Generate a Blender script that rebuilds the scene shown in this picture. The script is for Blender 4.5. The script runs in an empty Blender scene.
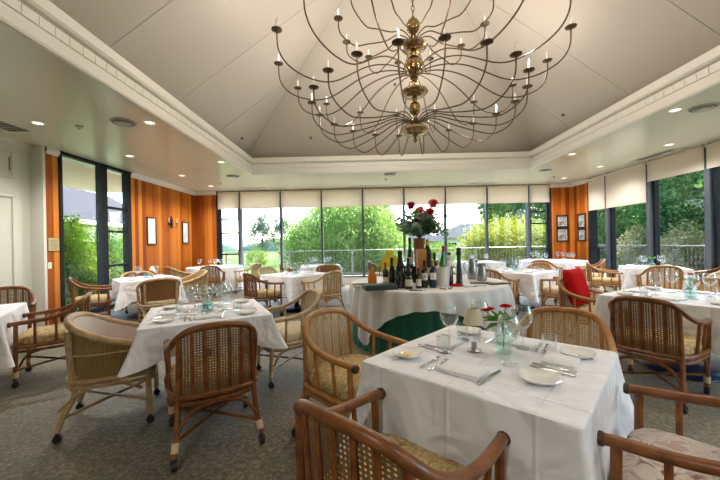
import bpy, math, random
import numpy as np
from mathutils import Vector, Matrix
random.seed(7)
C = bpy.context.scene.collection
PI = math.pi
def R(a): return math.radians(a)

# ------------------------------------------------------------------ camera and room measures
CAM_H, YAW, ROLL, FPX, CY = 1.35, .0132, -.0203, 328.87, 244.33
XL, XR, YB, YF, HC = -5.73, 6.97, 11.08, -2.2, 3.24
TX0, TX1, TY0, TY1 = -2.92, 4.38, 0.98, 8.62            # opening of the raised ceiling
APEX = (0.75, 4.80, 6.48)
PW = 1.387                                              # window bay
FAST_PANES = True

# ------------------------------------------------------------------ mesh collector
def catmull(pts, sub=6, closed=False):
    P = [Vector(p) for p in pts]; out = []; n = len(P)
    rng = range(n if closed else n-1)
    for i in rng:
        if closed: a, b, c, d = P[(i-1) % n], P[i], P[(i+1) % n], P[(i+2) % n]
        else: a, b, c, d = P[max(i-1, 0)], P[i], P[i+1], P[min(i+2, n-1)]
        for k in range(sub):
            t = k/sub
            out.append(.5*((2*b)+(c-a)*t+(2*a-5*b+4*c-d)*t*t+(3*b-a-3*c+d)*t**3))
    if not closed: out.append(P[-1].copy())
    return out

class MB:
    def __init__(s): s.v = []; s.f = []; s.uv = {}
    def add(s, verts, faces, uvs=None):
        o = len(s.v); s.v += [tuple(p) for p in verts]
        for k, f in enumerate(faces):
            if uvs: s.uv[len(s.f)] = [uvs[i] for i in f]
            s.f.append([i+o for i in f])
        return s
    def box(s, cx, cy, cz, sx, sy, sz, rz=0, bev=0):
        x, y, z = sx/2, sy/2, sz/2
        if bev <= 0:
            vs = [(-x,-y,-z),(x,-y,-z),(x,y,-z),(-x,y,-z),(-x,-y,z),(x,-y,z),(x,y,z),(-x,y,z)]
            fs = [(0,3,2,1),(4,5,6,7),(0,1,5,4),(1,2,6,5),(2,3,7,6),(3,0,4,7)]
        else:
            b = min(bev, x*.9, y*.9, z*.9)
            lay = [(-z, b, 0), (-z+b, 0, 0), (z-b, 0, 0), (z, b, 0)]
            vs = []; fs = []
            for zz, ins, _ in lay:
                X, Y = x-ins, y-ins
                vs += [(-X+b,-Y,zz),(X-b,-Y,zz),(X,-Y+b,zz),(X,Y-b,zz),(X-b,Y,zz),(-X+b,Y,zz),(-X,Y-b,zz),(-X,-Y+b,zz)]
            for l in range(3):
                for i in range(8):
                    j = (i+1) % 8; fs.append((l*8+i, l*8+j, l*8+8+j, l*8+8+i))
            fs.append(tuple(range(7, -1, -1))); fs.append(tuple(range(24, 32)))
        c, sn = math.cos(rz), math.sin(rz)
        return s.add([(cx+c*p[0]-sn*p[1], cy+sn*p[0]+c*p[1], cz+p[2]) for p in vs], fs)
    def tube(s, pts, r, n=8, closed=False, xdir=None, flat=None, cap=True):
        P = [Vector(p) for p in pts]; m = len(P); vs = []; fs = []
        rr = r if isinstance(r, (list, tuple)) else [r]*m
        nrm = None
        for i in range(m):
            if closed: t = P[(i+1) % m]-P[(i-1) % m]
            else: t = P[min(i+1, m-1)]-P[max(i-1, 0)]
            t.normalize()
            if xdir is not None: a = Vector(xdir)
            elif nrm is None: a = Vector((0,0,1)) if abs(t.z) < .9 else Vector((1,0,0))
            else: a = nrm
            a = a-t*a.dot(t); a.normalize(); nrm = a; b = t.cross(a)
            fx, fy = flat if flat else (1, 1)
            for k in range(n):
                th = 2*PI*(k+.5)/n
                vs.append(P[i]+(a*math.cos(th)*fx+b*math.sin(th)*fy)*rr[i])
        for i in range(m if closed else m-1):
            for k in range(n):
                k2 = (k+1) % n; j = (i+1) % m
                fs.append((i*n+k, i*n+k2, j*n+k2, j*n+k))
        if not closed and cap:
            fs.append(tuple(range(n-1, -1, -1))); fs.append(tuple(range((m-1)*n, m*n)))
        return s.add(vs, fs)
    def lathe(s, prof, n=16, c=(0,0,0), sq=0, M=None):
        vs = []; fs = []; ids = []
        for r, z in prof:
            if r < 1e-6: ids.append([len(vs)]); vs.append(Vector((0,0,z)))
            else:
                row = []
                for k in range(n):
                    th = 2*PI*k/n; q = 1
                    if sq: q = 1/((abs(math.cos(th))**sq+abs(math.sin(th))**sq)**(1/sq))
                    row.append(len(vs)); vs.append(Vector((r*q*math.cos(th), r*q*math.sin(th), z)))
                ids.append(row)
        for a, b in zip(ids, ids[1:]):
            for k in range(n):
                k2 = (k+1) % n
                if len(a) == 1 and len(b) == 1: break
                if len(a) == 1: fs.append((a[0], b[k2], b[k]))
                elif len(b) == 1: fs.append((a[k], a[k2], b[0]))
                else: fs.append((a[k], a[k2], b[k2], b[k]))
        if M is not None: vs = [M @ v for v in vs]
        return s.add([(v[0]+c[0], v[1]+c[1], v[2]+c[2]) for v in vs], fs)
    def ball(s, c, r, n=12, sz=1.0):
        pr = [(r*math.sin(PI*i/8), -r*sz*math.cos(PI*i/8)) for i in range(9)]
        pr[0] = (0, pr[0][1]); pr[-1] = (0, pr[-1][1])
        return s.lathe(pr, n, c)
    def mesh(s, name, mat, smooth=40):
        me = bpy.data.meshes.new(name); me.from_pydata(s.v, [], s.f)
        if s.uv:
            L = me.uv_layers.new(name='UVMap')
            for i, p in enumerate(me.polygons):
                if i in s.uv:
                    for li, q in zip(p.loop_indices, s.uv[i]): L.data[li].uv = q
        if mat: me.materials.append(mat)
        if smooth:
            me.polygons.foreach_set('use_smooth', [True]*len(me.polygons))
            me.set_sharp_from_angle(angle=R(smooth))
        me.update(); return me
    def build(s, name, mat, parent=None, smooth=40):
        o = bpy.data.objects.new(name, s.mesh(name, mat, smooth)); C.objects.link(o)
        if parent: o.parent = parent
        return o

def tag(o, label=None, cat=None, group=None, kind=None):
    if label: o['label'] = label
    if cat: o['category'] = cat
    if group: o['group'] = group
    if kind: o['kind'] = kind
    return o
def thing(name, label, cat, loc=(0,0,0), rz=0, group=None):
    o = bpy.data.objects.new(name, None); C.objects.link(o); o.empty_display_size = .1
    o.location = loc; o.rotation_euler = (0,0,rz)
    return tag(o, label, cat, group)
def struct(name, mb, mat, smooth=30): return tag(mb.build(name, mat, None, smooth), kind='structure')
def copy_tree(o, parent=None):
    c = o.copy(); C.objects.link(c)
    if parent: c.parent = parent
    for ch in list(o.children): copy_tree(ch, c)
    return c
class Proto:
    """first place() moves the original, later ones copy it"""
    def __init__(s, make): s.make = make; s.o = None; s.used = False
    def place(s, loc, rz, label, group=None, cat=None):
        if s.o is None: s.o = s.make(); o = s.o
        else: o = copy_tree(s.o)
        o.location = loc; o.rotation_euler = (0,0,rz); o['label'] = label
        if group: o['group'] = group
        elif 'group' in o: del o['group']
        if cat: o['category'] = cat
        return o
ORD = ['first','second','third','fourth','fifth','sixth','seventh','eighth','ninth','tenth','eleventh','twelfth','thirteenth','fourteenth']

# ------------------------------------------------------------------ materials
MATS = {}
def nt(name):
    m = bpy.data.materials.new(name); m.use_nodes = True
    t = m.node_tree; t.nodes.clear()
    o = t.nodes.new('ShaderNodeOutputMaterial'); MATS[name] = m
    return m, t, o
def N(t, typ, **kw):
    n = t.nodes.new(typ)
    for k, v in kw.items():
        if k in n.inputs: n.inputs[k].default_value = v
        else: setattr(n, k, v)
    return n
def pbr(name, col, rough=.5, metal=0, var=0, vscale=8, col2=None, bump=0, bscale=60, stretch=None, spec=.5, coat=0, detail=3, coord='Object', ramp=(.35,.65)):
    m, t, o = nt(name); L = t.links.new
    b = N(t, 'ShaderNodeBsdfPrincipled'); L(b.outputs[0], o.inputs[0])
    b.inputs['Base Color'].default_value = (*col, 1); b.inputs['Roughness'].default_value = rough
    b.inputs['Metallic'].default_value = metal; b.inputs['Specular IOR Level'].default_value = spec
    b.inputs['Coat Weight'].default_value = coat
    if col2 or bump:
        tc = N(t, 'ShaderNodeTexCoord'); mp = N(t, 'ShaderNodeMapping')
        if stretch: mp.inputs['Scale'].default_value = stretch
        L(tc.outputs[coord], mp.inputs[0])
    if col2:
        nz = N(t, 'ShaderNodeTexNoise', Scale=vscale, Detail=detail); L(mp.outputs[0], nz.inputs['Vector'])
        rp = N(t, 'ShaderNodeValToRGB'); L(nz.outputs[0], rp.inputs[0])
        rp.color_ramp.elements[0].position = ramp[0]; rp.color_ramp.elements[1].position = ramp[1]
        rp.color_ramp.elements[0].color = (*col, 1); rp.color_ramp.elements[1].color = (*col2, 1)
        L(rp.outputs[0], b.inputs['Base Color'])
    if bump:
        n2 = N(t, 'ShaderNodeTexNoise', Scale=bscale, Detail=4); L(mp.outputs[0], n2.inputs['Vector'])
        bp = N(t, 'ShaderNodeBump', Strength=bump, Distance=.02); L(n2.outputs[0], bp.inputs['Height']); L(bp.outputs[0], b.inputs['Normal'])
    return m
def glass(name, tint=(1,1,1), peak=.6, power=2.5, base=.03, edge_glint=.0):
    m, t, o = nt(name); L = t.links.new
    tr = N(t, 'ShaderNodeBsdfTransparent', Color=(*tint, 1)); gl = N(t, 'ShaderNodeBsdfGlossy', Color=(1,1,1,1), Roughness=.015)
    lw = N(t, 'ShaderNodeLayerWeight', Blend=.5); pw = N(t, 'ShaderNodeMath', operation='POWER'); pw.inputs[1].default_value = power
    mu = N(t, 'ShaderNodeMath', operation='MULTIPLY_ADD'); mu.inputs[1].default_value = peak; mu.inputs[2].default_value = base; mu.use_clamp = True
    L(lw.outputs['Facing'], pw.inputs[0]); L(pw.outputs[0], mu.inputs[0]); mx = N(t, 'ShaderNodeMixShader')
    L(mu.outputs[0], mx.inputs[0]); L(tr.outputs[0], mx.inputs[1]); L(mx.outputs[0], o.inputs[0])
    if edge_glint:                                     # pale diffuse mixed in at the edges imitates bright window refraction
        d = N(t, 'ShaderNodeBsdfTranslucent', Color=(.9,.93,.95,1)); d2 = N(t, 'ShaderNodeBsdfDiffuse', Color=(.9,.93,.95,1)); m1 = N(t, 'ShaderNodeMixShader'); L(d.outputs[0], m1.inputs[1]); L(d2.outputs[0], m1.inputs[2])
        m2 = N(t, 'ShaderNodeMixShader'); m2.inputs[0].default_value = edge_glint; L(gl.outputs[0], m2.inputs[1]); L(m1.outputs[0], m2.inputs[2]); L(m2.outputs[0], mx.inputs[2])
    else: L(gl.outputs[0], mx.inputs[2])
    return m
def emit(name, col, s):
    m, t, o = nt(name); e = N(t, 'ShaderNodeEmission', Strength=s, Color=(*col, 1)); t.links.new(e.outputs[0], o.inputs[0]); return m
def cane(name, c1, c2):
    m, t, o = nt(name); L = t.links.new
    b = N(t, 'ShaderNodeBsdfPrincipled', Roughness=.5); tc = N(t, 'ShaderNodeTexCoord'); sp = N(t, 'ShaderNodeSeparateXYZ')
    L(tc.outputs['UV'], sp.inputs[0])
    def sn(inp):
        a = N(t, 'ShaderNodeMath', operation='MULTIPLY'); a.inputs[1].default_value = 2*PI/.017; L(inp, a.inputs[0])
        s2 = N(t, 'ShaderNodeMath', operation='SINE'); L(a.outputs[0], s2.inputs[0]); return s2
    a, c = sn(sp.outputs[0]), sn(sp.outputs[1])
    ad = N(t, 'ShaderNodeMath', operation='ADD'); L(a.outputs[0], ad.inputs[0]); L(c.outputs[0], ad.inputs[1])
    gt = N(t, 'ShaderNodeMath', operation='GREATER_THAN'); gt.inputs[1].default_value = .95; L(ad.outputs[0], gt.inputs[0])
    nz = N(t, 'ShaderNodeTexNoise', Scale=30.0); L(tc.outputs['Object'], nz.inputs['Vector'])
    mc = N(t, 'ShaderNodeMix', data_type='RGBA'); mc.inputs[6].default_value = (*c1, 1); mc.inputs[7].default_value = (*c2, 1)
    L(nz.outputs[0], mc.inputs[0]); L(mc.outputs[2], b.inputs['Base Color'])
    tr = N(t, 'ShaderNodeBsdfTransparent'); mx = N(t, 'ShaderNodeMixShader')
    L(gt.outputs[0], mx.inputs[0]); L(b.outputs[0], mx.inputs[1]); L(tr.outputs[0], mx.inputs[2]); L(mx.outputs[0], o.inputs[0])
    return m
def reed(name, c1, c2, pitch=.016):
    m, t, o = nt(name); L = t.links.new
    b = N(t, 'ShaderNodeBsdfPrincipled', Roughness=.45); tc = N(t, 'ShaderNodeTexCoord'); sp = N(t, 'ShaderNodeSeparateXYZ')
    L(tc.outputs['UV'], sp.inputs[0]); a = N(t, 'ShaderNodeMath', operation='MULTIPLY'); a.inputs[1].default_value = 2*PI/pitch
    L(sp.outputs[0], a.inputs[0]); s2 = N(t, 'ShaderNodeMath', operation='SINE'); L(a.outputs[0], s2.inputs[0])
    mr = N(t, 'ShaderNodeMapRange'); mr.inputs[1].default_value = -1; mr.inputs[2].default_value = -.2; L(s2.outputs[0], mr.inputs[0])
    mc = N(t, 'ShaderNodeMix', data_type='RGBA'); mc.inputs[6].default_value = (*c2, 1); mc.inputs[7].default_value = (*c1, 1)
    L(mr.outputs[0], mc.inputs[0]); L(mc.outputs[2], b.inputs['Base Color'])
    bp = N(t, 'ShaderNodeBump', Strength=.6, Distance=.01); L(s2.outputs[0], bp.inputs['Height']); L(bp.outputs[0], b.inputs['Normal'])
    L(b.outputs[0], o.inputs[0]); return m
def planks(name, cols, w=.135):
    m, t, o = nt(name); L = t.links.new
    b = N(t, 'ShaderNodeBsdfPrincipled', Roughness=.5); b.inputs['Specular IOR Level'].default_value = .2; L(b.outputs[0], o.inputs[0])
    tc = N(t, 'ShaderNodeTexCoord'); sp = N(t, 'ShaderNodeSeparateXYZ'); L(tc.outputs['Object'], sp.inputs[0])
    ad = N(t, 'ShaderNodeMath', operation='ADD'); L(sp.outputs[0], ad.inputs[0]); L(sp.outputs[1], ad.inputs[1])
    dv = N(t, 'ShaderNodeMath', operation='DIVIDE'); dv.inputs[1].default_value = w; L(ad.outputs[0], dv.inputs[0])
    fl = N(t, 'ShaderNodeMath', operation='FLOOR'); L(dv.outputs[0], fl.inputs[0])
    fr = N(t, 'ShaderNodeMath', operation='FRACT'); L(dv.outputs[0], fr.inputs[0])
    wn = N(t, 'ShaderNodeTexWhiteNoise', noise_dimensions='1D'); L(fl.outputs[0], wn.inputs['W'])
    mp = N(t, 'ShaderNodeMapping'); mp.inputs['Scale'].default_value = (14, 14, .7); L(tc.outputs['Object'], mp.inputs[0])
    nz = N(t, 'ShaderNodeTexNoise', Scale=1.5, Detail=6.0); L(mp.outputs[0], nz.inputs['Vector'])
    m2 = N(t, 'ShaderNodeMath', operation='MULTIPLY_ADD'); m2.inputs[1].default_value = .40; L(nz.outputs[0], m2.inputs[0])
    m3 = N(t, 'ShaderNodeMath', operation='MULTIPLY'); m3.inputs[1].default_value = .75; L(wn.outputs[0], m3.inputs[0]); L(m3.outputs[0], m2.inputs[2])
    rp = N(t, 'ShaderNodeValToRGB'); L(m2.outputs[0], rp.inputs[0])
    e = rp.color_ramp.elements; e[0].position = .2; e[0].color = (*cols[0], 1); e[1].position = .85; e[1].color = (*cols[2], 1)
    x = e.new(.5); x.color = (*cols[1], 1)
    gt = N(t, 'ShaderNodeMath', operation='GREATER_THAN'); gt.inputs[1].default_value = .05; L(fr.outputs[0], gt.inputs[0])
    L(rp.outputs[0], b.inputs['Base Color'])
    bp = N(t, 'ShaderNodeBump', Strength=.5, Distance=.006); L(gt.outputs[0], bp.inputs['Height']); L(bp.outputs[0], b.inputs['Normal'])
    return m
def translucent(name, col, tcol, mix, rough=.7, col2=None, scale=1.2, tcol2=None):
    m, t, o = nt(name); L = t.links.new
    d = N(t, 'ShaderNodeBsdfDiffuse', Color=(*col, 1)); tr = N(t, 'ShaderNodeBsdfTranslucent', Color=(*tcol, 1)); mx = N(t, 'ShaderNodeMixShader')
    mx.inputs[0].default_value = mix; L(d.outputs[0], mx.inputs[1]); L(tr.outputs[0], mx.inputs[2]); L(mx.outputs[0], o.inputs[0])
    if col2:
        tc = N(t, 'ShaderNodeTexCoord'); nz = N(t, 'ShaderNodeTexNoise', Scale=scale, Detail=4.0); L(tc.outputs['Object'], nz.inputs['Vector'])
        for sh, a, b2 in ((d, col, col2), (tr, tcol, tcol2 or col2)):
            rp = N(t, 'ShaderNodeValToRGB'); rp.color_ramp.elements[0].position = .38; rp.color_ramp.elements[1].position = .62
            rp.color_ramp.elements[0].color = (*a, 1); rp.color_ramp.elements[1].color = (*b2, 1)
            L(nz.outputs[0], rp.inputs[0]); L(rp.outputs[0], sh.inputs[0])
    return m
def carpet_mat():
    m, t, o = nt('carpet'); L = t.links.new
    b = N(t, 'ShaderNodeBsdfPrincipled', Roughness=.55); b.inputs['Specular IOR Level'].default_value = .35; b.inputs['Sheen Weight'].default_value = .3; b.inputs['Sheen Roughness'].default_value = .4; b.inputs['Sheen Tint'].default_value = (1,.9,.76,1); L(b.outputs[0], o.inputs[0])
    tc = N(t, 'ShaderNodeTexCoord')
    n1 = N(t, 'ShaderNodeTexNoise', Scale=30.0, Detail=6.0, Roughness=.8); L(tc.outputs['Object'], n1.inputs['Vector'])
    n2 = N(t, 'ShaderNodeTexNoise', Scale=3.0, Detail=4.0); L(tc.outputs['Object'], n2.inputs['Vector'])
    r1 = N(t, 'ShaderNodeValToRGB'); L(n1.outputs[0], r1.inputs[0])
    e = r1.color_ramp.elements; e[0].position = .34; e[0].color = (.030,.027,.017,1); e[1].position = .66; e[1].color = (.36,.295,.185,1)
    x = e.new(.5); x.color = (.13,.113,.076,1)
    r2 = N(t, 'ShaderNodeValToRGB'); L(n2.outputs[0], r2.inputs[0])
    r2.color_ramp.elements[0].position = .3; r2.color_ramp.elements[0].color = (.68,.74,.68,1); r2.color_ramp.elements[1].position = .7; r2.color_ramp.elements[1].color = (1.1,1.03,.95,1)
    mc = N(t, 'ShaderNodeMix', data_type='RGBA', blend_type='MULTIPLY'); mc.inputs[0].default_value = 1
    L(r1.outputs[0], mc.inputs[6]); L(r2.outputs[0], mc.inputs[7]); L(mc.outputs[2], b.inputs['Base Color'])
    bp = N(t, 'ShaderNodeBump', Strength=.5, Distance=.01); L(n1.outputs[0], bp.inputs['Height']); L(bp.outputs[0], b.inputs['Normal'])
    return m

M_carpet = carpet_mat()
M_ceil = pbr('ceiling_paint', (.60,.60,.46), .26, spec=.9, bump=.03, bscale=9)
M_vault = pbr('vault_paint', (.47,.425,.365), .7, bump=.03, bscale=5)
M_seam = pbr('seam_shadow_gap', (.40,.36,.31), .8)
M_trim = pbr('white_trim_paint', (.70,.67,.60), .45)
M_door = pbr('door_paint', (.62,.62,.54), .45)
M_wood = planks('cedar_planks', [(.25,.050,.006), (.45,.125,.014), (.64,.225,.032)])
M_frame = pbr('bronze_frame', (.014,.015,.018), .55, spec=.2)
M_frame2 = pbr('grey_frame', (.075,.088,.105), .5, spec=.3)
M_pane = glass('window_glass', (.97,.99,.98), .5, 4, .02)
M_shade = translucent('shade_fabric', (.82,.74,.66), (.93,.81,.69), .58)
def linen(name, col):
    m, t, o = nt(name); L = t.links.new
    b = N(t, 'ShaderNodeBsdfPrincipled', Roughness=.8); b.inputs['Base Color'].default_value = (*col, 1); b.inputs['Specular IOR Level'].default_value = .2; L(b.outputs[0], o.inputs[0])
    tc = N(t, 'ShaderNodeTexCoord'); n1 = N(t, 'ShaderNodeTexNoise', Scale=4.2, Detail=2.0, Distortion=.6); L(tc.outputs['Object'], n1.inputs['Vector'])
    sp = N(t, 'ShaderNodeSeparateXYZ'); L(tc.outputs['Object'], sp.inputs[0]); prev = n1.outputs[0]
    for ax in (0, 1):                            # ironed fold lines
        d = N(t, 'ShaderNodeMath', operation='PINGPONG'); d.inputs[1].default_value = .17; L(sp.outputs[ax], d.inputs[0])
        r = N(t, 'ShaderNodeMapRange', interpolation_type='SMOOTHSTEP'); r.inputs[1].default_value = 0; r.inputs[2].default_value = .014; r.inputs[3].default_value = .055; r.inputs[4].default_value = 0; L(d.outputs[0], r.inputs[0])
        a = N(t, 'ShaderNodeMath', operation='ADD'); L(prev, a.inputs[0]); L(r.outputs[0], a.inputs[1]); prev = a.outputs[0]
    bp = N(t, 'ShaderNodeBump', Strength=.9, Distance=.065); L(prev, bp.inputs['Height']); L(bp.outputs[0], b.inputs['Normal'])
    return m
M_cloth = linen('white_linen', (.85,.845,.88))
M_clothg = pbr('pale_grey_linen', (.70,.69,.68), .8, bump=.10, bscale=7)
M_nap = pbr('napkin_linen', (.82,.81,.82), .85, bump=.15, bscale=30)
M_green = pbr('green_satin', (.006,.105,.066), .32)
M_glass = glass('clear_glass', (.965,.975,.975), .9, 3.0, .06, .16)
M_pale_gl = glass('pale_aqua_glass', (.87,.95,.92), .8, 2.5, .08, .16)
M_bluegl = glass('aqua_glass', (.78,.92,.91), .75, 2.3, .08, .22)
M_steel = pbr('polished_steel', (.62,.62,.63), .18, metal=1)
M_pewter = pbr('pewter', (.36,.36,.36), .32, metal=1)
M_china = pbr('white_china', (.84,.82,.78), .15, coat=.3)
M_butter = pbr('butter', (.80,.64,.26), .5)
M_black = pbr('black_metal', (.012,.012,.014), .4)
M_navybase = pbr('navy_base', (.012,.03,.085), .3)
M_tabletop = pbr('table_board', (.25,.13,.06), .5)
M_rubber = pbr('caster_rubber', (.01,.01,.01), .5)
M_capdark = pbr('dark_rattan_end', (.07,.03,.012), .5)
M_bind = pbr('cane_binding', (.66,.50,.30), .6)
M_brass = pbr('antique_brass', (.22,.135,.05), .22, metal=1, col2=(.36,.24,.10), vscale=14)
M_arm = pbr('dark_brass_arm', (.085,.052,.026), .4, metal=.8)
M_silver = pbr('mirror_bowl', (.36,.25,.13), .25, metal=1)
M_candle = pbr('candle_sleeve', (.78,.74,.66), .5)
M_bulb = pbr('frosted_bulb', (.82,.80,.76), .25)
M_lens = emit('lamp_lens', (1,.86,.62), 1.8)
M_ringw = pbr('lamp_ring', (.72,.70,.62), .4)
M_vent = pbr('vent_metal', (.36,.37,.33), .5)
M_ventd = pbr('vent_dark', (.10,.10,.085), .6)
M_paper = pbr('print_paper', (.62,.62,.58), .6, col2=(.10,.10,.095), vscale=7)
M_papw = pbr('pale_print', (.76,.78,.78), .6, col2=(.60,.64,.64), vscale=5)
M_matb = pbr('white_mat', (.76,.74,.68), .7)
M_fdark = pbr('dark_picture_frame', (.03,.018,.012), .35)
M_plaq = pbr('brass_plaque', (.50,.42,.24), .45, col2=(.40,.33,.18), vscale=50)
M_red = pbr('red_fabric', (.42,.004,.005), .9, bump=.1, bscale=20, spec=.1)
M_petal = translucent('red_petal', (.66,.03,.025), (.8,.05,.03), .3)
M_pink = translucent('coral_petal', (.80,.20,.17), (.85,.2,.15), .3, col2=(.85,.38,.30), scale=20)
M_mag = translucent('magenta_petal', (.55,.04,.17), (.7,.05,.2), .3)
M_leaf = translucent('leaf_green', (.07,.22,.03), (.16,.38,.05), .3)
M_euc = translucent('eucalyptus_leaf', (.36,.46,.42), (.34,.48,.40), .6, col2=(.17,.29,.20), scale=9)
M_dkleaf = pbr('purple_leaf', (.035,.022,.05), .5)
M_stem = pbr('stem_green', (.08,.2,.04), .5)
M_wax = pbr('shade_parchment', (.66,.57,.40), .6)

def rattan(name, a, b): return pbr(name, a, .33, col2=b, vscale=16, stretch=(1,1,1), coat=.12, bump=.05, bscale=40)
RAT = {
 'dark': (rattan('rattan_red_brown', (.125,.036,.007), (.25,.082,.016)), cane('cane_brown', (.15,.08,.032), (.25,.14,.06))),
 'honey': (rattan('rattan_honey', (.33,.135,.034), (.47,.215,.062)), cane('cane_honey', (.46,.31,.16), (.56,.40,.22))),
 'pale': (rattan('rattan_pale', (.38,.235,.105), (.52,.35,.17)), cane('cane_pale', (.44,.33,.19), (.55,.43,.27))),
}
def floral(name, base, cols, s=14):
    m, t, o = nt(name); L = t.links.new
    b = N(t, 'ShaderNodeBsdfPrincipled', Roughness=.85); L(b.outputs[0], o.inputs[0]); tc = N(t, 'ShaderNodeTexCoord')
    nz = N(t, 'ShaderNodeTexNoise', Scale=float(s), Detail=5.0, Distortion=1.4); L(tc.outputs['Object'], nz.inputs['Vector'])
    rp = N(t, 'ShaderNodeValToRGB'); L(nz.outputs[0], rp.inputs[0]); e = rp.color_ramp.elements
    e[0].position = .32; e[0].color = (*cols[0], 1); e[1].position = .70; e[1].color = (*cols[-1], 1)
    for i, c in enumerate(cols[1:-1]): x = e.new(.42+.10*i); x.color = (*c, 1)
    L(rp.outputs[0], b.inputs['Base Color']); return m
M_flor = floral('floral_gold', None, [(.13,.07,.03), (.42,.26,.10), (.60,.44,.20), (.22,.20,.08), (.66,.52,.30)])
M_florp = floral('floral_rose', None, [(.20,.07,.06), (.56,.46,.38), (.62,.52,.46), (.34,.30,.24), (.58,.30,.26)])
M_beige = floral('floral_cream', None, [(.36,.27,.15), (.60,.49,.31), (.66,.56,.38), (.52,.40,.22), (.66,.58,.44)], 9)
M_liner = pbr('pale_liner', (.66,.58,.54), .8)
M_reedtan = reed('reed_olive', (.40,.26,.09), (.16,.09,.025))
M_reedbr = reed('reed_brown', (.30,.13,.04), (.24,.10,.03), .012)
M_reedyl = reed('reed_straw', (.50,.34,.14), (.25,.15,.05), .02)

# ------------------------------------------------------------------ room shell
def wallbox(name, x0, x1, y0, y1, z0, z1, mat):
    return struct(name, MB().box((x0+x1)/2, (y0+y1)/2, (z0+z1)/2, x1-x0, y1-y0, z1-z0), mat, 0)
wallbox('floor', XL-.5, XR+.15, YF, YB+.15, -.12, 0, M_carpet)
mb = MB()
for x0, x1, y0, y1 in ((XL-.5, TX0, YF, YB+.4), (TX1, XR+.3, YF, YB+.4), (TX0, TX1, TY1, YB+.4), (TX0, TX1, YF, TY0)):
    mb.box((x0+x1)/2, (y0+y1)/2, HC+.06, x1-x0, y1-y0, .12)
struct('ceiling', mb, M_ceil, 0)
# cornice round the opening, swept as a profile (inset, z)
def ring(mb, prof, x0, x1, y0, y1):
    vs = []; fs = []
    for d, z in prof:                          # d > 0: towards the opening
        vs += [(x0+d, y0+d, z), (x1-d, y0+d, z), (x1-d, y1-d, z), (x0+d, y1-d, z)]
    for i in range(len(prof)-1):
        for k in range(4):
            k2 = (k+1) % 4; fs.append((i*4+k, i*4+k2, i*4+4+k2, i*4+4+k))
    mb.add(vs, fs)
mb = MB()
ring(mb, [(-.04, HC+.05), (-.04, HC-.004), (.0, HC-.004), (.012, HC+.02), (.012, HC+.135), (-.004, HC+.14), (-.004, HC+.15), (.004, HC+.152), (.004, HC+.25), (-.02, HC+.255), (-.02, HC+.272), (.03, HC+.285), (.055, HC+.31), (.055, HC+.42), (.04, HC+.43), (-.5, HC+.43)], TX0, TX1, TY0, TY1)
struct('trim_1', mb, M_trim, 25)
mb = MB()                                       # dentil blocks
dz = HC+.201; st = .155
n = int((TY1-TY0)/st)
for i in range(n+1):
    y = TY0+.03+i*st
    for x in (TX0+.006, TX1-.006): mb.box(x, y, dz, .012, st-.009, .094)
n = int((TX1-TX0)/st)
for i in range(n+1):
    x = TX0+.03+i*st
    for y in (TY0+.006, TY1-.006): mb.box(x, y, dz, st-.009, .012, .094)
struct('trim_2', mb, M_trim, 0)
# the pyramid vault, its base set back behind the cornice
e = .34; zb = HC+.43
B = [(TX0-e, TY0-e, zb), (TX1+e, TY0-e, zb), (TX1+e, TY1+e, zb), (TX0-e, TY1+e, zb)]
AP = Vector(APEX)
mb = MB(); mb.add(B+[APEX], [(0,4,1), (1,4,2), (2,4,3), (3,4,0)])
struct('ceiling_vault', mb, M_vault, 0)
mb = MB()
def on_slope(i, s, h):                          # point on slope i: s along the eave, h up (0..1)
    a, b = Vector(B[i]), Vector(B[(i+1) % 4]); p = a.lerp(b, s)
    return p
def seam_line(i, s):
    a, b = Vector(B[i]), Vector(B[(i+1) % 4]); p = a.lerp(b, s)
    mid = a.lerp(b, .5); up = AP-mid
    k = 1-abs(s-.5)*2
    return p, p+up*k
for i in range(4):
    L_ = (Vector(B[(i+1) % 4])-Vector(B[i])).length
    for s in (.24, .42, .60, .79):
        p, q = seam_line(i, s)
        if (q-p).length < .2: continue
        mb.tube([p+Vector((0,0,-.003)), q+Vector((0,0,-.003))], .0035, 4)
for i in range(4): mb.tube([Vector(B[i])+Vector((0,0,-.006)), AP+Vector((0,0,-.006))], .005, 4)
struct('trim_3', mb, M_seam, 0)
for i, s_, h_, l in ((2, .80, .15, 'low on the far slope of the vault, left of the chandelier'), (3, .10, .10, 'low on the left slope of the vault near its far corner'), (1, .80, .12, 'low on the right slope of the vault'), (2, .5, .42, 'high on the far slope behind the chandelier chain')):
    p = Vector(B[i]).lerp(Vector(B[(i+1) % 4]), s_).lerp(AP, h_)
    o = MB().lathe([(0,-.035), (.03,-.035), (.035,-.02), (.02,-.01), (.02,.03)], 10).build('sprinkler_head', M_ventd); o.location = p
    tag(o, 'small dark sprinkler head '+l, 'sprinkler', 'vault sprinklers')

# left wall
wallbox('wall_left', XL-.12, XL, 8.01, YB+.1, 0, HC, M_wood)
wallbox('wall_left_strip', XL-.12, XL, 5.86, 6.12, 0, HC, M_wood)
mb = MB(); mb.box(XL-.18, 5.835, HC/2, .36, .05, HC)
struct('trim_4', mb, M_trim, 0)
wallbox('wall_left_recess', XL-.36, XL-.24, YF, 5.81, 0, HC, M_door)
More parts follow.
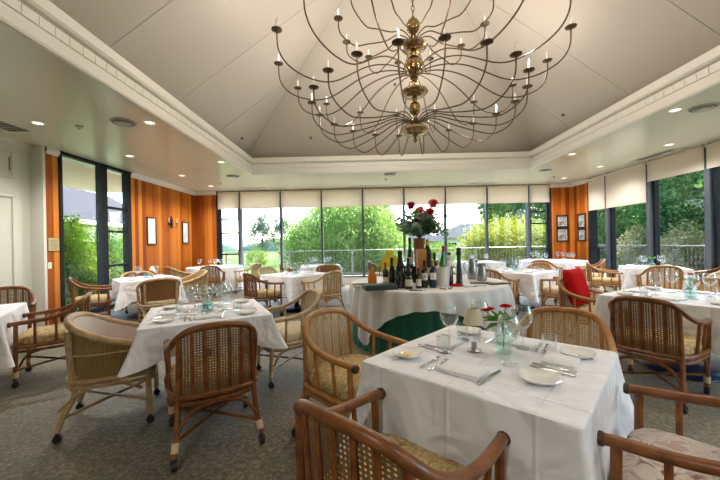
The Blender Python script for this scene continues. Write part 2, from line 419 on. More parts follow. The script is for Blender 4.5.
# panelled door in the recess
d = tag(bpy.data.objects.new('door_1', None), kind='structure'); C.objects.link(d); xf = XL-.24
leaf = MB(); leaf.box(xf+.012, 4.75, 1.62, .024, 2.0, 3.20); leaf.build('leaf', M_door, d, 0)
for y0, y1 in ((3.85, 4.65), (4.85, 5.52)):
    for z0, z1 in ((.25, 2.30), (2.58, 3.06)):
        f = MB()
        for (a, b, c_, e_) in ((y0, y1, z0, z0+.045), (y0, y1, z1-.045, z1), (y0, y0+.045, z0, z1), (y1-.045, y1, z0, z1)):
            f.box(xf+.036, (a+b)/2, (c_+e_)/2, .024, b-a, e_-c_, bev=.008)
        f.build('panel_moulding', M_door, d, 20)
hb = MB(); hb.box(xf+.035, 5.46, 2.83, .03, .03, .22, bev=.004)
hb.build('hinge', M_vent, d)
# crown mouldings
def crown(name, x0, y0, x1, y1, inx, iny, h=.12, dep=.07):
    pr = [(0, HC-h), (.015, HC-h), (.02, HC-h+.03), (.045, HC-h+.075), (dep, HC-.02), (dep, HC)]
    vs = []; fs = []
    for d_, z in pr: vs += [(x0+inx*d_, y0+iny*d_, z), (x1+inx*d_, y1+iny*d_, z)]
    for i in range(len(pr)-1): fs.append((2*i, 2*i+1, 2*i+3, 2*i+2))
    struct(name, MB().add(vs, fs), M_trim, 50)
crown('trim_5', XL, 8.01, XL, YB, 1, 0); crown('trim_6', XL, YB, -4.97, YB, 0, -1)
crown('trim_7', 6.22, YB, XR, YB, 0, -1); crown('trim_8', XR, 10.25, XR, YB, -1, 0)
crown('trim_9', xf, YF, xf, 5.81, 1, 0, .10, .06); crown('trim_10', XL, 5.86, XL, 6.12, 1, 0, .13, .03)
# back wall
wallbox('wall_back_left', XL, -4.97, YB, YB+.12, 0, HC, M_wood)
wallbox('wall_back_right', 6.24, XR, YB, YB+.12, 0, HC, M_wood)
wallbox('wall_right', XR, XR+.12, 10.27, YB+.12, 0, HC, M_wood)
wallbox('wall_front', XL-.5, XR+.15, YF-.12, YF, 0, HC, M_door)
wallbox('baseboard_back', -4.97, 6.24, YB+.02, YB+.16, 0, .24, M_trim)
wallbox('baseboard_right', XR+.02, XR+.16, YF, 10.27, 0, .12, M_trim)
wallbox('baseboard_left', XL, XL+.015, 8.01, YB, 0, .10, M_trim)

# ------------------------------------------------------------------ windows
def win(name): o = bpy.data.objects.new(name, None); C.objects.link(o); return tag(o, kind='structure')
w1 = win('window_1')                            # back wall
xs = [-4.95, -4.19]+[-4.19+PW*i for i in range(1, 8)]+[6.23]
for i, x in enumerate(xs):
    wd = .07 if 0 < i < len(xs)-1 else .09
    MB().box(x, YB+.07, (HC+.24)/2, wd, .16, HC-.24).build('mullion', M_frame2 if 0 < i < len(xs)-1 else M_frame, w1, 0)
MB().box(.64, YB+.09, HC-.03, 11.2, .12, .06).build('head_rail', M_frame, w1, 0)
MB().box(.64, YB+.09, .26, 11.2, .12, .05).build('sill_rail', M_frame2, w1, 0)
for i in range(len(xs)-1):
    MB().box((xs[i]+xs[i+1])/2, YB+.09, 1.73, xs[i+1]-xs[i]-.05, .008, 2.95).build('pane', M_pane, w1, 0)
for x0, x1, zs in ((-4.95, -4.19, (2.30, 1.82, 1.10)), (5.52, 6.23, (2.33, 1.93, 1.07))):
    for z in zs: MB().box((x0+x1)/2, YB+.085, z, x1-x0, .09, .05).build('glazing_bar', M_frame, w1, 0)
    for x in (x0+.07, x1-.07): MB().box(x, YB+.085, 1.7, .05, .08, 2.9).build('sash_stile', M_frame, w1, 0)
w2 = win('window_2')                            # right wall
ys = [10.25, 9.52]+[9.52-PW*i for i in range(1, 9)]
for i, y in enumerate(ys):
    MB().box(XR+.095, y, (HC+.1)/2, .23, .11 if i else .10, HC-.1).build('mullion', M_frame2 if i else M_frame, w2, 0)
    if i: MB().box(XR+.10, y-.085, (HC+.1)/2, .10, .06, HC-.1).build('mullion_cover', M_frame, w2, 0)
MB().box(XR+.11, 4.1, HC-.02, .14, 12.6, .04).build('head_rail', M_frame, w2, 0)
MB().box(XR+.11, 4.1, .12, .14, 12.6, .05).build('sill_rail', M_frame2, w2, 0)
for i in range(len(ys)-1):
    MB().box(XR+.14, (ys[i]+ys[i+1])/2, 1.66, .008, abs(ys[i+1]-ys[i])-.05, 3.05).build('pane', M_pane, w2, 0)
MB().box(XR+.11, 9.88, 1.10, .09, .7, .05).build('glazing_bar', M_frame, w2, 0)
w3 = win('window_3')                            # left wall
for y, wd, mt in ((6.145, .07, M_frame), (7.19, .16, M_frame), (7.955, .12, M_frame)):
    MB().box(XL-.05, y, HC/2, .14, wd, HC).build('mullion', mt, w3, 0)
MB().box(XL-.05, 7.05, HC-.03, .12, 1.9, .06).build('head_rail', M_frame, w3, 0)
MB().box(XL-.05, 7.05, .05, .12, 1.9, .10).build('sill_rail', M_frame, w3, 0)
MB().box(XL-.07, 6.64, 1.65, .008, .92, 3.1).build('pane', M_pane, w3, 0)
MB().box(XL-.07, 7.58, 1.65, .008, .62, 3.1).build('pane', M_pane, w3, 0)
for z in (2.30, 1.76, .98): MB().box(XL-.06, 7.58, z, .09, .64, .05).build('glazing_bar', M_frame, w3, 0)

# roller shades
def shade(x, y, w, zlow, horiz, label):
    t = thing('roller_shade', label, 'roller shade', (x, y, 0), 0 if horiz else PI/2, 'cream roller shades')
    m = MB(); n = 6
    vs = []; fs = []
    for k in range(2): vs += [(-w/2, 0, HC-.06 if k == 0 else zlow), (w/2, 0, HC-.06 if k == 0 else zlow)]
    m.box(0, 0, (HC-.06+zlow)/2, w, .004, HC-.06-zlow); m.build('fabric', M_shade, t, 0)
    MB().tube([(-w/2, .012, HC-.055), (w/2, .012, HC-.055)], .03, 10).build('roller', M_shade, t)
    for sx in (-1, 1): MB().box(sx*(w/2-.01), .012, HC-.03, .012, .05, .064).build('bracket', M_trim, t, 0)
    MB().box(0, 0, zlow, w, .012, .025).build('bottom_bar', M_shade, t, 0)
names = []
for i in range(len(xs)-1):
    w = xs[i+1]-xs[i]-.05
    shade((xs[i]+xs[i+1])/2, YB-.03, w, 2.64, True, 'short cream roller shade on the back windows, %s bay from the left-hand wood panel' % ORD[i])
for i in range(len(ys)-1):
    w = abs(ys[i+1]-ys[i])-.05
    shade(XR-.04, (ys[i]+ys[i+1])/2, w, (2.25 if i < 2 else 2.74), False, 'cream roller shade%s on the right wall, %s bay from the corner pictures' % (' pulled halfway' if i < 2 else '', ORD[i]))

# ------------------------------------------------------------------ ceiling fittings
def downlight():
    t = thing('recessed_downlight', 'x', 'ceiling light')
    MB().lathe([(.062, 0), (.062,-.004), (.085,-.007), (.09,0)], 24).build('trim_ring', M_ringw, t)
    MB().lathe([(0,-.001), (.062,-.0015)], 24).build('lens', M_lens, t)
    return t
DL = Proto(downlight)
LIGHTS = [(-4.79,4.80,'by the slotted air grille over the white door'), (-3.18,4.89,'beside the round ceiling diffuser near the left cornice'), (-4.73,6.62,'in front of the tall left window'),
          (-4.72,8.52,'above the framed picture left of the sconce'), (-3.14,7.26,'by the left cornice, farther than the round diffuser'), (-4.69,10.07,'deep in the left wood-panelled corner'),
          (4.63,4.92,'beside the round diffuser over the right windows'), (4.60,7.29,'just outside the far right corner of the cornice'), (6.20,6.73,'over the third right-hand roller shade'),
          (6.15,8.60,'over the long right-hand roller shade'), (6.11,10.08,'over the right wood-panelled corner with pictures')]
for x, y, l in LIGHTS: DL.place((x, y, HC-.001), 0, 'lit recessed downlight '+l, 'recessed downlights')
for x, y in ((-4.7,1.5), (-3.2,.6), (4.63,1.2), (6.15,3.2), (6.1,.3), (-1.2,-1.2), (2.4,-1.2), (-1.4, 9.9), (2.6, 9.9)):
    if y > 9: continue
    DL.place((x, y, HC-.001), 0, 'recessed downlight in the ceiling behind the viewer', 'downlights behind the viewer')
def diffuser():
    t = thing('ceiling_diffuser', 'x', 'air vent')
    MB().lathe([(.17,0), (.17,-.008), (.15,-.02), (.13,-.012), (.12,-.03), (.09,-.018), (.08,-.035), (.03,-.03), (0,-.03)], 28).build('ring', M_vent, t)
    MB().lathe([(.145,-.021), (.13,-.03), (.12,-.021)], 28).build('slot', M_ventd, t)
    return t
DF = Proto(diffuser)
for x, y, l in ((-3.54,4.84,'left of the nearer left cornice'), (-3.46,8.72,'outside the far left cornice corner'), (4.96,4.84,'over the right side nearest the big windows'), (4.91,8.88,'outside the far right cornice corner'), (.73,8.93,'between the far cornice and the bouquet bay')):
    DF.place((x, y, HC-.001), 0, 'round white ceiling diffuser '+l, 'round ceiling diffusers')
def detector():
    t = thing('smoke_detector', 'x', 'smoke detector')
    MB().lathe([(.05,0), (.05,-.012), (.03,-.03), (.012,-.032), (.012,-.05), (0,-.05)], 16).build('body', M_vent, t); return t
DT = Proto(detector)
for x, y, l in ((-4.31,4.96,'between the first two left downlights'), (-4.19,9.64,'near the left wood-panelled corner'), (.67,9.6,'above the bouquet near the back shades'), (5.66,9.82,'near the right corner with pictures')):
    DT.place((x, y, HC-.001), 0, 'small ceiling sprinkler fitting '+l, 'small ceiling fittings')
def grille(w, d):
    t = thing('air_grille', 'x', 'air grille')
    f = MB()
    for cx, cy, sx, sy in ((0,-d/2,w,.02), (0,d/2,w,.02), (-w/2,0,.02,d), (w/2,0,.02,d)): f.box(cx, cy, -.005, sx, sy, .012)
    f.build('frame', M_trim, t, 0)
    s = MB()
    for k in range(9): s.box(0, -d/2+d*(k+.5)/9, -.004, w-.02, .012, .01)
    s.build('louvre', M_vent, t, 0)
    MB().box(0,0,-.001,w-.01,d-.01,.002).build('backing', M_ventd, t, 0)
    return t
for x, y, w, d, l in ((-5.36,4.75,.36,.75,'dark slotted air grille in the ceiling over the white door'), (6.62,7.55,.26,1.0,'slotted air grille over the halfway roller shade on the right'), (-3.5,10.55,.8,.16,'slim air grille before the back shades at left'), (3.78,10.6,.8,.16,'slim air grille before the back shades at right')):
    g = grille(w, d); g.location = (x, y, HC-.001); g['label'] = l; g['group'] = 'ceiling air grilles'

# ------------------------------------------------------------------ chandelier
ch = thing('chandelier', 'huge tiered brass chandelier with many curved candle arms under the vaulted ceiling', 'chandelier', (.77, 4.77, 0))
MB().lathe([(0,2.80), (.022,2.82), (.03,2.85), (.012,2.88), (.05,2.915), (.02,2.93), (.03,3.08), (.05,3.13), (.03,3.20), (.065,3.235), (.088,3.30), (.065,3.365), (.03,3.39), (.045,3.43), (.03,3.47),
            (.03,3.66), (.055,3.70), (.035,3.76), (.09,3.80), (.122,3.86), (.13,3.91), (.122,3.96), (.09,4.02), (.035,4.06), (.05,4.10), (.03,4.13), (.03,4.28), (.05,4.33), (.03,4.38), (.07,4.41), (.095,4.455), (.10,4.49), (.095,4.525), (.07,4.57), (.03,4.60), (.02,4.63), (0,4.64)], 24).build('stem', M_brass, ch)
for z in (2.97, 3.52, 4.18):
    MB().lathe([(0,z-.05), (.09,z-.06), (.16,z-.032), (.195,z+.008), (.185,z+.035), (.13,z+.062), (.03,z+.075), (0,z+.065)], 24).build('bowl', M_silver, ch)
cm = MB(); z = 4.64; k = 0
while z < 6.42:
    cm.tube([(.022*math.cos(a)*(k % 2), .022*math.cos(a)*((k+1) % 2), z+.035+.045*math.sin(a)) for a in [2*PI*i/10 for i in range(10)]], .006, 5, closed=True)
    z += .072; k += 1
cm.build('chain', M_arm, ch)
MB().lathe([(0,6.30), (.06,6.31), (.1,6.36), (.03,6.40), (.03,6.46)], 16).build('ceiling_canopy', M_brass, ch)
def candle_arm(hub, dip, cup, Rr, rh):
    path = catmull([(.05,0,hub-.06), (.10,0,hub+.02), (.17*Rr+.06,0,hub+.05), (.38*Rr,0,hub-.04 if rh else hub-.02), (.62*Rr,0,dip+.03), (.78*Rr,0,dip), (.92*Rr,0,dip+.10), (.99*Rr,0,(dip+cup)/2+.02), (Rr,0,cup)], 5)
    a = MB().tube(path, .0085, 6).mesh('arm', M_arm)
    c = MB().lathe([(0,cup-.012), (.02,cup-.01), (.064,cup+.006), (.066,cup+.014), (.018,cup+.012), (.018,cup+.03), (0,cup+.03)], 14, (Rr,0,0)).mesh('drip_pan', M_arm)
    s = MB().lathe([(.0,cup+.02), (.012,cup+.02), (.012,cup+.085), (0,cup+.085)], 8, (Rr,0,0)).mesh('candle', M_candle)
    b = MB().lathe([(0,cup+.08), (.008,cup+.085), (.015,cup+.105), (.010,cup+.13), (.002,cup+.155), (0,cup+.157)], 8, (Rr,0,0)).mesh('bulb', M_bulb)
    return a, c, s, b
for hub, dip, cup, Rr, n, off in ((4.30,4.18,4.55,1.08,12,.1), (3.80,3.45,3.96,1.95,16,.03), (3.10,2.93,3.38,1.48,20,.05)):
    ms = candle_arm(hub, dip, cup, Rr, 1)
    for i in range(n):
        a = bpy.data.objects.new('arm', ms[0]); C.objects.link(a); a.parent = ch; a.rotation_euler = (0,0,off+2*PI*i/n)
        for nm, me in (('drip_pan', ms[1]), ('candle', ms[2]), ('bulb', ms[3])):
            q = bpy.data.objects.new(nm, me); C.objects.link(q); q.parent = a

# ------------------------------------------------------------------ chairs (local: +y is the way the sitter faces)
RAIL = [(-.285,.278,.628), (-.288,.235,.634), (-.294,.08,.646), (-.286,-.06,.668), (-.264,-.17,.712), (-.230,-.245,.774), (-.168,-.287,.822), (-.08,-.306,.840), (0,-.311,.843)]
RAIL = RAIL+[(-x, y, z) for x, y, z in RAIL[-2::-1]]
def rail_at(P, x):                               # the back part of the rail at sideways place x
    best = None
    for a, b in zip(P, P[1:]):
        if a.y < -.12 and (a.x-x)*(b.x-x) <= 0: best = a.lerp(b, (x-a.x)/(b.x-a.x) if abs(b.x-a.x) > 1e-6 else 0)
    return best
def leg_with_caster(mb_pts, rad, t, mat, foot, bind=True, n=8):
    lg = MB().tube(catmull(mb_pts, 5), rad, n).build('leg', mat, t)
    x, y = foot
    cs = MB(); cs.tube([(x-.016, y, .027), (x+.016, y, .027)], .027, 14); cs.tube([(x, y, .05), (x, y, .075)], .011, 8); cs.box(x, y, .052, .046, .03, .012, bev=.004)
    cs.build('caster', M_rubber, lg)
    if bind:
        d = Vector(mb_pts[-2])-Vector(mb_pts[-1]); d.normalize(); p = Vector(mb_pts[-1])
        MB().tube([p+d*.03, p+d*.085], rad+.004, 10).build('binding', M_bind, lg)
    return lg
def seat_parts(t, rm, cm):
    loop = catmull([(-.265,.25,0), (0,.275,0), (.265,.25,0), (.285,.0,0), (.235,-.235,0), (0,-.285,0), (-.235,-.235,0), (-.285,.0,0)], 4, True)
    f = MB(); f.tube([p+Vector((0,0,.395)) for p in loop], .019, 8, True); f.tube([p*.985+Vector((0,0,.352)) for p in loop], .014, 8, True)
    f.build('seat_frame', rm, t)
    cu = MB(); vs = []; fs = []; n = len(loop)
    for k, (sc, z) in enumerate(((.86,.392), (.93,.40), (.955,.43), (.94,.465), (.84,.492), (.5,.505), (.0,.508))):
        for p in loop: vs.append((p.x*sc, p.y*sc, z))
    for k in range(6):
        for i in range(n): j = (i+1) % n; fs.append((k*n+i, k*n+j, k*n+n+j, k*n+n+i))
    fs.append(tuple(range(n-1, -1, -1)))
    cu.add(vs, fs); cu.build('seat_cushion', cm, t, 60)
def make_slat_chair(kind, cm):
    rm, wm = RAT[kind]; t = thing('rattan_armchair', 'x', 'chair')
    rp = catmull(RAIL, 6)
    MB().tube(rp, .0215, 10).build('top_rail', rm, t)
    for sx in (-1, 1):
        MB().lathe([(0,-.012), (.024,-.010), (.027,.0), (.024,.012), (0,.016)], 12, (sx*.287,.280,.628), M=Matrix.Rotation(-PI/2, 4, 'X')).build('arm_cap', M_capdark, t)
        leg_with_caster([(sx*.287,.235,.63), (sx*.283,.24,.42), (sx*.272,.245,.24), (sx*.268,.25,.07)], .0185, t, rm, (sx*.268,.25))
        q = rail_at(rp, sx*.222)
        leg_with_caster([(q.x, q.y, q.z), (sx*.226,-.250,.60), (sx*.232,-.243,.40), (sx*.242,-.275,.22), (sx*.262,-.335,.07)], .0185, t, rm, (sx*.262,-.335))
        for y in (-.06, .10):
            zt = [p for p in rp if p.x*sx > 0]; zt = min(zt, key=lambda p: abs(p.y-y)).z
            MB().tube([(sx*.278, y, .395), (sx*.298, y, zt)], .0125, 8).build('arm_post', rm, t)
        MB().tube(catmull([(sx*.257,-.315,.12), (sx*.225,-.285,.22), (sx*.15,-.275,.305), (sx*.06,-.28,.335), (0,-.282,.34)], 5), .0135, 8).build('brace', rm, t)
        MB().tube(catmull([(sx*.272,.22,.20), (sx*.278,.16,.31), (sx*.282,.06,.345)], 5), .011, 8).build('brace', rm, t)
        MB().tube([(sx*.250,-.300,.15), (-sx*.266,.245,.17)], .0115, 8).build('stretcher', rm, t)
    for x in (-.15, -.075, 0, .075, .15):
        q = rail_at(rp, x); y0 = -.285+.9*x*x
        MB().tube(catmull([(x*.97, y0, .395), (x*.99, y0-.012, .56), (x, q.y+.004, .72), (q.x, q.y, q.z)], 4), .0115, 8, xdir=(1,0,0), flat=(1.1,.75)).build('slat', rm, t)
    mb = MB(); vs = []; fs = []; uv = []; cols = 22; rows = 6
    for i in range(cols+1):
        x = -.216+.432*i/cols; q = rail_at(rp, x); y0 = -.285+.9*x*x
        for r in range(rows+1):
            s_ = r/rows; vs.append((x, y0+(q.y-y0)*s_**1.5+.004, .40+(q.z-.40)*s_)); uv.append((x, .43*s_))
    for i in range(cols):
        for r in range(rows): a = i*(rows+1)+r; fs.append((a, a+rows+1, a+rows+2, a+1))
    mb.add(vs, fs, uv); mb.build('cane_panel', wm, t, 60)
    seat_parts(t, rm, cm)
    return t
TUBR = [(-.285,.255,.610), (-.300,.14,.640), (-.308,-.02,.690), (-.290,-.15,.750), (-.225,-.235,.800), (-.11,-.272,.825), (0,-.280,.830)]
TUBR = TUBR+[(-x, y, z) for x, y, z in TUBR[-2::-1]]
def make_tub_chair(rm, pm, lm, cm, full=True):
    t = thing('woven_tub_chair', 'x', 'chair')
    rp = catmull(TUBR, 6)
    MB().tube(rp, .026, 10).build('top_rail', rm, t)
    pts = rp if full else [p for p in rp if p.y < -.14]
    def skin(off, name, mat, z0, uvk=1):
        vs = []; fs = []; uv = []; L_ = 0; rows = 5
        for i, p in enumerate(pts):
            if i: L_ += (p-pts[i-1]).length
            nrm = Vector((p.x, p.y, 0)); nrm.normalize()
            for r in range(rows+1):
                s_ = r/rows; k = .93+.07*s_
                vs.append((p.x*k-nrm.x*off, p.y*k-nrm.y*off, z0+(p.z-z0)*s_)); uv.append((L_, s_*.45))
        n = rows+1
        for i in range(len(pts)-1):
            for r in range(rows): a = i*n+r; fs.append((a, a+n, a+n+1, a+1))
        MB().add(vs, fs, uv).build(name, mat, t, 60)
    skin(0, 'woven_panel', pm, .37)
    if full: skin(.022, 'inner_lining', lm, .40)
    else: skin(.016, 'inner_lining', lm, .40)
    for zz in ((.40, .585) if full else ()):
        m = MB(); q = []
        for p in pts:
            s_ = (zz-.37)/(p.z-.37); k = .93+.07*s_
            if zz < p.z-.02: q.append((p.x*k*1.012, p.y*k*1.012, zz))
        m.tube(q, .009, 6); m.build('band', rm, t)
    if not full:
        for sx in (-1, 1):
            for y in (-.06, .10): MB().tube([(sx*.278, y, .395), (sx*.303, y, .655)], .012, 8).build('arm_post', rm, t)
    for sx in (-1, 1):
        leg_with_caster([(sx*.287,.235,.61), (sx*.28,.24,.42), (sx*.272,.245,.24), (sx*.268,.25,.07)], .021, t, rm, (sx*.268,.25), False)
        leg_with_caster([(sx*.236,-.246,.76), (sx*.230,-.228,.42), (sx*.230,-.215,.30), (sx*.258,-.275,.17), (sx*.268,-.305,.07)], .021, t, rm, (sx*.268,-.305), False)
        MB().tube([(sx*.258,-.275,.16), (-sx*.266,.245,.18)], .0125, 8).build('stretcher', rm, t)
        MB().tube(catmull([(sx*.25,-.30,.21), (sx*.26,-.15,.33), (sx*.275,.05,.35), (sx*.272,.2,.28)], 5), .011, 8).build('brace', rm, t)
    seat_parts(t, rm, cm)
    return t
PR = {
 'dark': Proto(lambda: make_slat_chair('dark', M_flor)), 'rose': Proto(lambda: make_slat_chair('dark', M_florp)),
 'honey': Proto(lambda: make_slat_chair('honey', M_flor)), 'cream': Proto(lambda: make_slat_chair('honey', M_beige)),
 'pale': Proto(lambda: make_slat_chair('pale', M_beige)),
 'tub': Proto(lambda: make_tub_chair(RAT['pale'][0], M_reedtan, M_liner, M_beige)),
 'straw': Proto(lambda: make_tub_chair(RAT['pale'][0], M_reedyl, M_reedyl, M_beige)),
 'tan': Proto(lambda: make_tub_chair(RAT['pale'][0], M_reedbr, M_reedbr, M_beige, False)),
}

# ------------------------------------------------------------------ tables
def table_thing(label, loc, ang, a, round_=False, base=M_black, top=.74):
    t = thing('dining_table', label, 'table', (loc[0], loc[1], 0), ang, 'dining tables under white cloths')
    if round_: MB().lathe([(0,top-.03), (a-.01,top-.03), (a,top-.022), (a,top-.006), (a-.008,top), (0,top)], 48).build('table_top', M_tabletop, t)
    else: MB().box(0, 0, top-.015, 2*a, 2*a, .03, bev=.006).build('table_top', M_tabletop, t)
    MB().lathe([(.05,.05), (.04,.10), (.04,top-.07), (.12,top-.05), (.12,top-.03)], 16).build('column', base, t)
    MB().lathe([(0,.0), (.33,.0), (.345,.012), (.33,.03), (.20,.055), (.07,.085), (.05,.12), (0,.12)], 32).build('base', base, t)
    return t
def cloth_square(a, d0, seed, top=.752, tip=.15):
    rnd = random.Random(seed); ph = [rnd.uniform(0, 6.28) for _ in range(6)]
    per = []; nS = 36; rc = .02
    for k in range(4):
        c, s_ = math.cos(k*PI/2), math.sin(k*PI/2)
        for i in range(nS):
            u = i/(nS-1); u = .5-.5*math.cos(PI*u)*(1-.0); x, y = -a+rc+(2*a-2*rc)*u, -a
            dc = min(u, 1-u)*2*a
            nx, ny = 0, -1
            per.append((c*x-s_*y, s_*x+c*y, c*nx-s_*ny, s_*nx+c*ny, dc, k*2*a+u*2*a, k, u))
        # corner arc
        for i in range(1, 4):
            th = -PI/2+PI/2*i/4; x, y = a-rc+rc*math.cos(th), -a+rc+rc*math.sin(th); nx, ny = math.cos(th), math.sin(th)
            per.append((c*x-s_*y, s_*x+c*y, c*nx-s_*ny, s_*nx+c*ny, 0, (k+1)*2*a, k, 1))
    n = len(per); vs = []; fs = []
    def gs(x, w): return math.exp(-(x/w)**2)
    for sc in (0, .35, .7, .93, 1):
        for p in per:
            z = top+.0015*math.sin(9*p[0]*sc+ph[0])*math.cos(8*p[1]*sc+ph[1])
            vs.append((p[0]*sc, p[1]*sc, z))
    prof = [.0, .03, .10, .22, .36, .5, .65, .8, .9, 1.0]
    for j, f in enumerate(prof):
        for p in per:
            dc = p[4]; cw = gs(dc, .10)
            drop = d0+tip*gs(dc, .13)+.012*math.sin(5*p[5]+ph[2])
            fl = .014+.105*gs(dc, .075)-.010*gs(dc-.17, .07)+.013*math.sin(11*p[5]+ph[3])*(1-cw)+.006*math.sin(23*p[5]+ph[4])*(1-cw)
            out = .006+max(fl, .004)*f**1.3
            tx, ty = -p[3], p[2]
            # corner cloth leans along the diagonal
            dx, dy = p[2], p[3]
            if cw > .02:
                q = Vector((p[0], p[1], 0)); q.normalize(); dx = dx*(1-cw)+q.x*cw*1.25; dy = dy*(1-cw)+q.y*cw*1.25
            vs.append((p[0]+dx*out, p[1]+dy*out, top-.004-drop*f if f else top-.004))
    rows = 5+len(prof)
    for r in range(rows-1):
        for i in range(n):
            j = (i+1) % n
            fs.append((r*n+i, r*n+j, (r+1)*n+j, (r+1)*n+i))
    # centre: all first-ring points coincide; replace ring 0 by one vertex
    vs2 = [(0, 0, top)]+vs[n:]; fs2 = []
    for f in fs:
        g = [0 if i < n else i-n+1 for i in f]
        g2 = []
        for i in g:
            if i not in g2: g2.append(i)
        fs2.append(tuple(reversed(g2)))
    return MB().add(vs2, fs2)
def cloth_round(r, drop_f, folds, amp, seed, top=.752, n=180):
    rnd = random.Random(seed); ph = rnd.uniform(0, 6.28); vs = [(0,0,top)]; fs = []
    for sc in (.5, .9, 1):
        for i in range(n): th = 2*PI*i/n; vs.append((r*sc*math.cos(th), r*sc*math.sin(th), top))
    prof = [0, .02, .08, .2, .4, .6, .8, 1]
    for f in prof:
        for i in range(n):
            th = 2*PI*i/n; d = drop_f(th)
            w = .5+.5*math.sin(folds*th+ph+.8*math.sin(3*th))
            out = .008+f**.7*(amp*w+.02)
            vs.append(((r+out)*math.cos(th), (r+out)*math.sin(th), top-.004-d*f))
    for i in range(n): j = (i+1) % n; fs.append((0, 1+i, 1+j))
    rows = 3+len(prof)
    for q in range(rows-1):
        for i in range(n): j = (i+1) % n; fs.append((1+q*n+i, 1+(q+1)*n+i, 1+(q+1)*n+j, 1+q*n+j))
    return MB().add(vs, fs)
def lay_cloth(mb, label, loc, ang, mat=M_cloth, name='tablecloth'):
    o = mb.build(name, mat, None, 60); o.location = (loc[0], loc[1], 0); o.rotation_euler = (0,0,ang)
    return tag(o, label, 'tablecloth', 'white tablecloths')

T = {  # centre, angle, half side, where it stands, drop, base
 'near':   ((.652,1.725), 47.5, .475, 'the nearest table with the red flowers', .34, M_black),
 'left':   ((-1.49,3.08), 28, .495, 'the table with the aqua glass flask', .22, M_black),
 'edge':   ((-4.08,3.10), 36, .50, 'the table by the white panelled door', .34, M_black),
 'window': ((-4.42,6.60), 44, .50, 'the table by the tall left window', .36, M_black),
 'middle': ((-1.45,6.95), 50, .53, 'the mid-room table ringed by mixed chairs', .32, M_black),
 'vista':  ((-1.30,9.65), 8, .56, 'the small table before the leafy back windows', .55, M_black),
 'behind': ((1.35,9.95), 0, .52, 'the table hidden behind the wine bottles', .55, M_black),
 'pitcher':((3.45,9.95), 0, .55, 'the window table beyond the steel pitchers', .55, M_black),
 'bay':    ((3.05,6.65), 40, .55, 'the table right of the wine display', .34, M_black),
 'glazed': ((5.98,6.92), -30, .49, 'the table against the right-hand windows', .30, M_black),
 'red':    ((3.25,3.42), 30, .53, 'the table beside the red cushion', .34, M_navybase),
}
for k, (c, an, a, where, dr, bm) in T.items():
    table_thing(where[4:]+', a pedestal table under white linen', c, R(an), a, False, bm)
    lay_cloth(cloth_square(a, dr, len(k)*7+int(a*100), tip=(.06 if k == 'left' else .13) if dr < .5 else .03), 'white square tablecloth on '+where, c, R(an))
RT = {'corner': ((-4.62,10.10), .80, 'the round table in the left wood-panelled corner'), 'pictures': ((5.60,9.90), .88, 'the round table below the framed pictures')}
for k, (c, r, where) in RT.items():
    table_thing(where[4:]+', its pedestal under floor-length linen', c, 0, r-.01, True)
    lay_cloth(cloth_round(r, lambda th: .70, 26, .045, len(k)), 'floor-length pleated white cloth on '+where, c, 0)

def on(k, side, u, v):                           # u: to the sitter's right, v: in from the edge
    c, an, a = T[k][:3]; th = R(an)+side*PI/2    # outward
    n = Vector((math.cos(th), math.sin(th))); rt = Vector((-n.y, n.x))
    p = Vector(c)+n*(a-v)+rt*u
    return p.x, p.y, th+PI/2                     # rotation: local +y looks inward
def put_chair(k, side, kind, label, off=.79, u=0, turn=0, group=None):
    x, y, rz = on(k, side, u, T[k][2]-off)
    return PR[kind].place((x, y, 0), rz+R(turn), label, group)
G = {'dark': 'red-brown slat armchairs', 'rose': 'red-brown slat armchairs', 'honey': 'honey rattan armchairs', 'cream': 'honey rattan armchairs', 'pale': 'pale rattan armchairs', 'tub': 'woven tub chairs', 'straw': 'woven tub chairs', 'tan': 'woven tub chairs'}
def ch_(k, side, kind, label, off=.79, u=0, turn=0): return put_chair(k, side, kind, label, off, u, turn, G[kind])
def ch_at(x, y, face, kind, label): return PR[kind].place((x, y, 0), R(face)-PI/2, label, G[kind])
ch_at(.098, 1.190, 49.4, 'dark', 'red-brown cane-backed armchair with gold floral seat, cropped at the bottom of the photo')
ch_at(-.09, 2.30, -41, 'honey', 'honey cane-backed armchair at the left corner of the nearest table, before the green skirt')
ch_('near', 0, 'honey', 'honey cane chair back showing behind the far side of the nearest table', .73, -.14, 3)
ch_at(1.245, 1.205, 134.3, 'rose', 'red-brown armchair with pale rose floral seat, cropped at the bottom right corner')
ch_('left', 3, 'dark', 'red-brown slat armchair seen from behind, before the table with the aqua flask', .77, .0, 3)
ch_at(-2.04, 2.66, 28, 'tub', 'olive woven tub chair with pale lining, left of the table with the aqua flask')
ch_at(-.83, 3.47, 210, 'pale', 'pale rattan armchair side-on at the right of the table with the aqua flask')
ch_('edge', 0, 'dark', 'brown slat armchair side-on at the table by the white panelled door', .80, 0, 0)
ch_at(-4.80, 4.30, -50, 'dark', 'brown armchair behind the table by the white panelled door, mostly out of frame')
ch_at(-3.62, 5.72, 130, 'tan', 'pale-framed chair with solid brown woven back, before the table by the tall left window')
ch_('window', 2, 'dark', 'brown slat armchair with cream cushions standing against the tall left window', .86, 0, -6)
ch_('window', 0, 'straw', 'straw-coloured woven tub chair right of the table by the tall left window', .84)
ch_('window', 1, 'tan', 'brown-backed tub chair behind the glasses of the table by the tall left window', .82)
ch_at(-4.22, 9.02, 105, 'dark', 'red-brown slat armchair before the round table in the left wood-panelled corner')
ch_at(-5.25, 9.15, 50, 'straw', 'woven straw chair left of the round table in the wood-panelled corner')
ch_at(-3.42, 9.65, 165, 'pale', 'pale armchair right of the round table in the left wood-panelled corner')
ch_('middle', 2, 'dark', 'red-brown slat armchair at the left front of the table in mid-room', .83, 0, -4)
ch_('middle', 3, 'pale', 'pale slat armchair at the right front of the table in mid-room', .83)
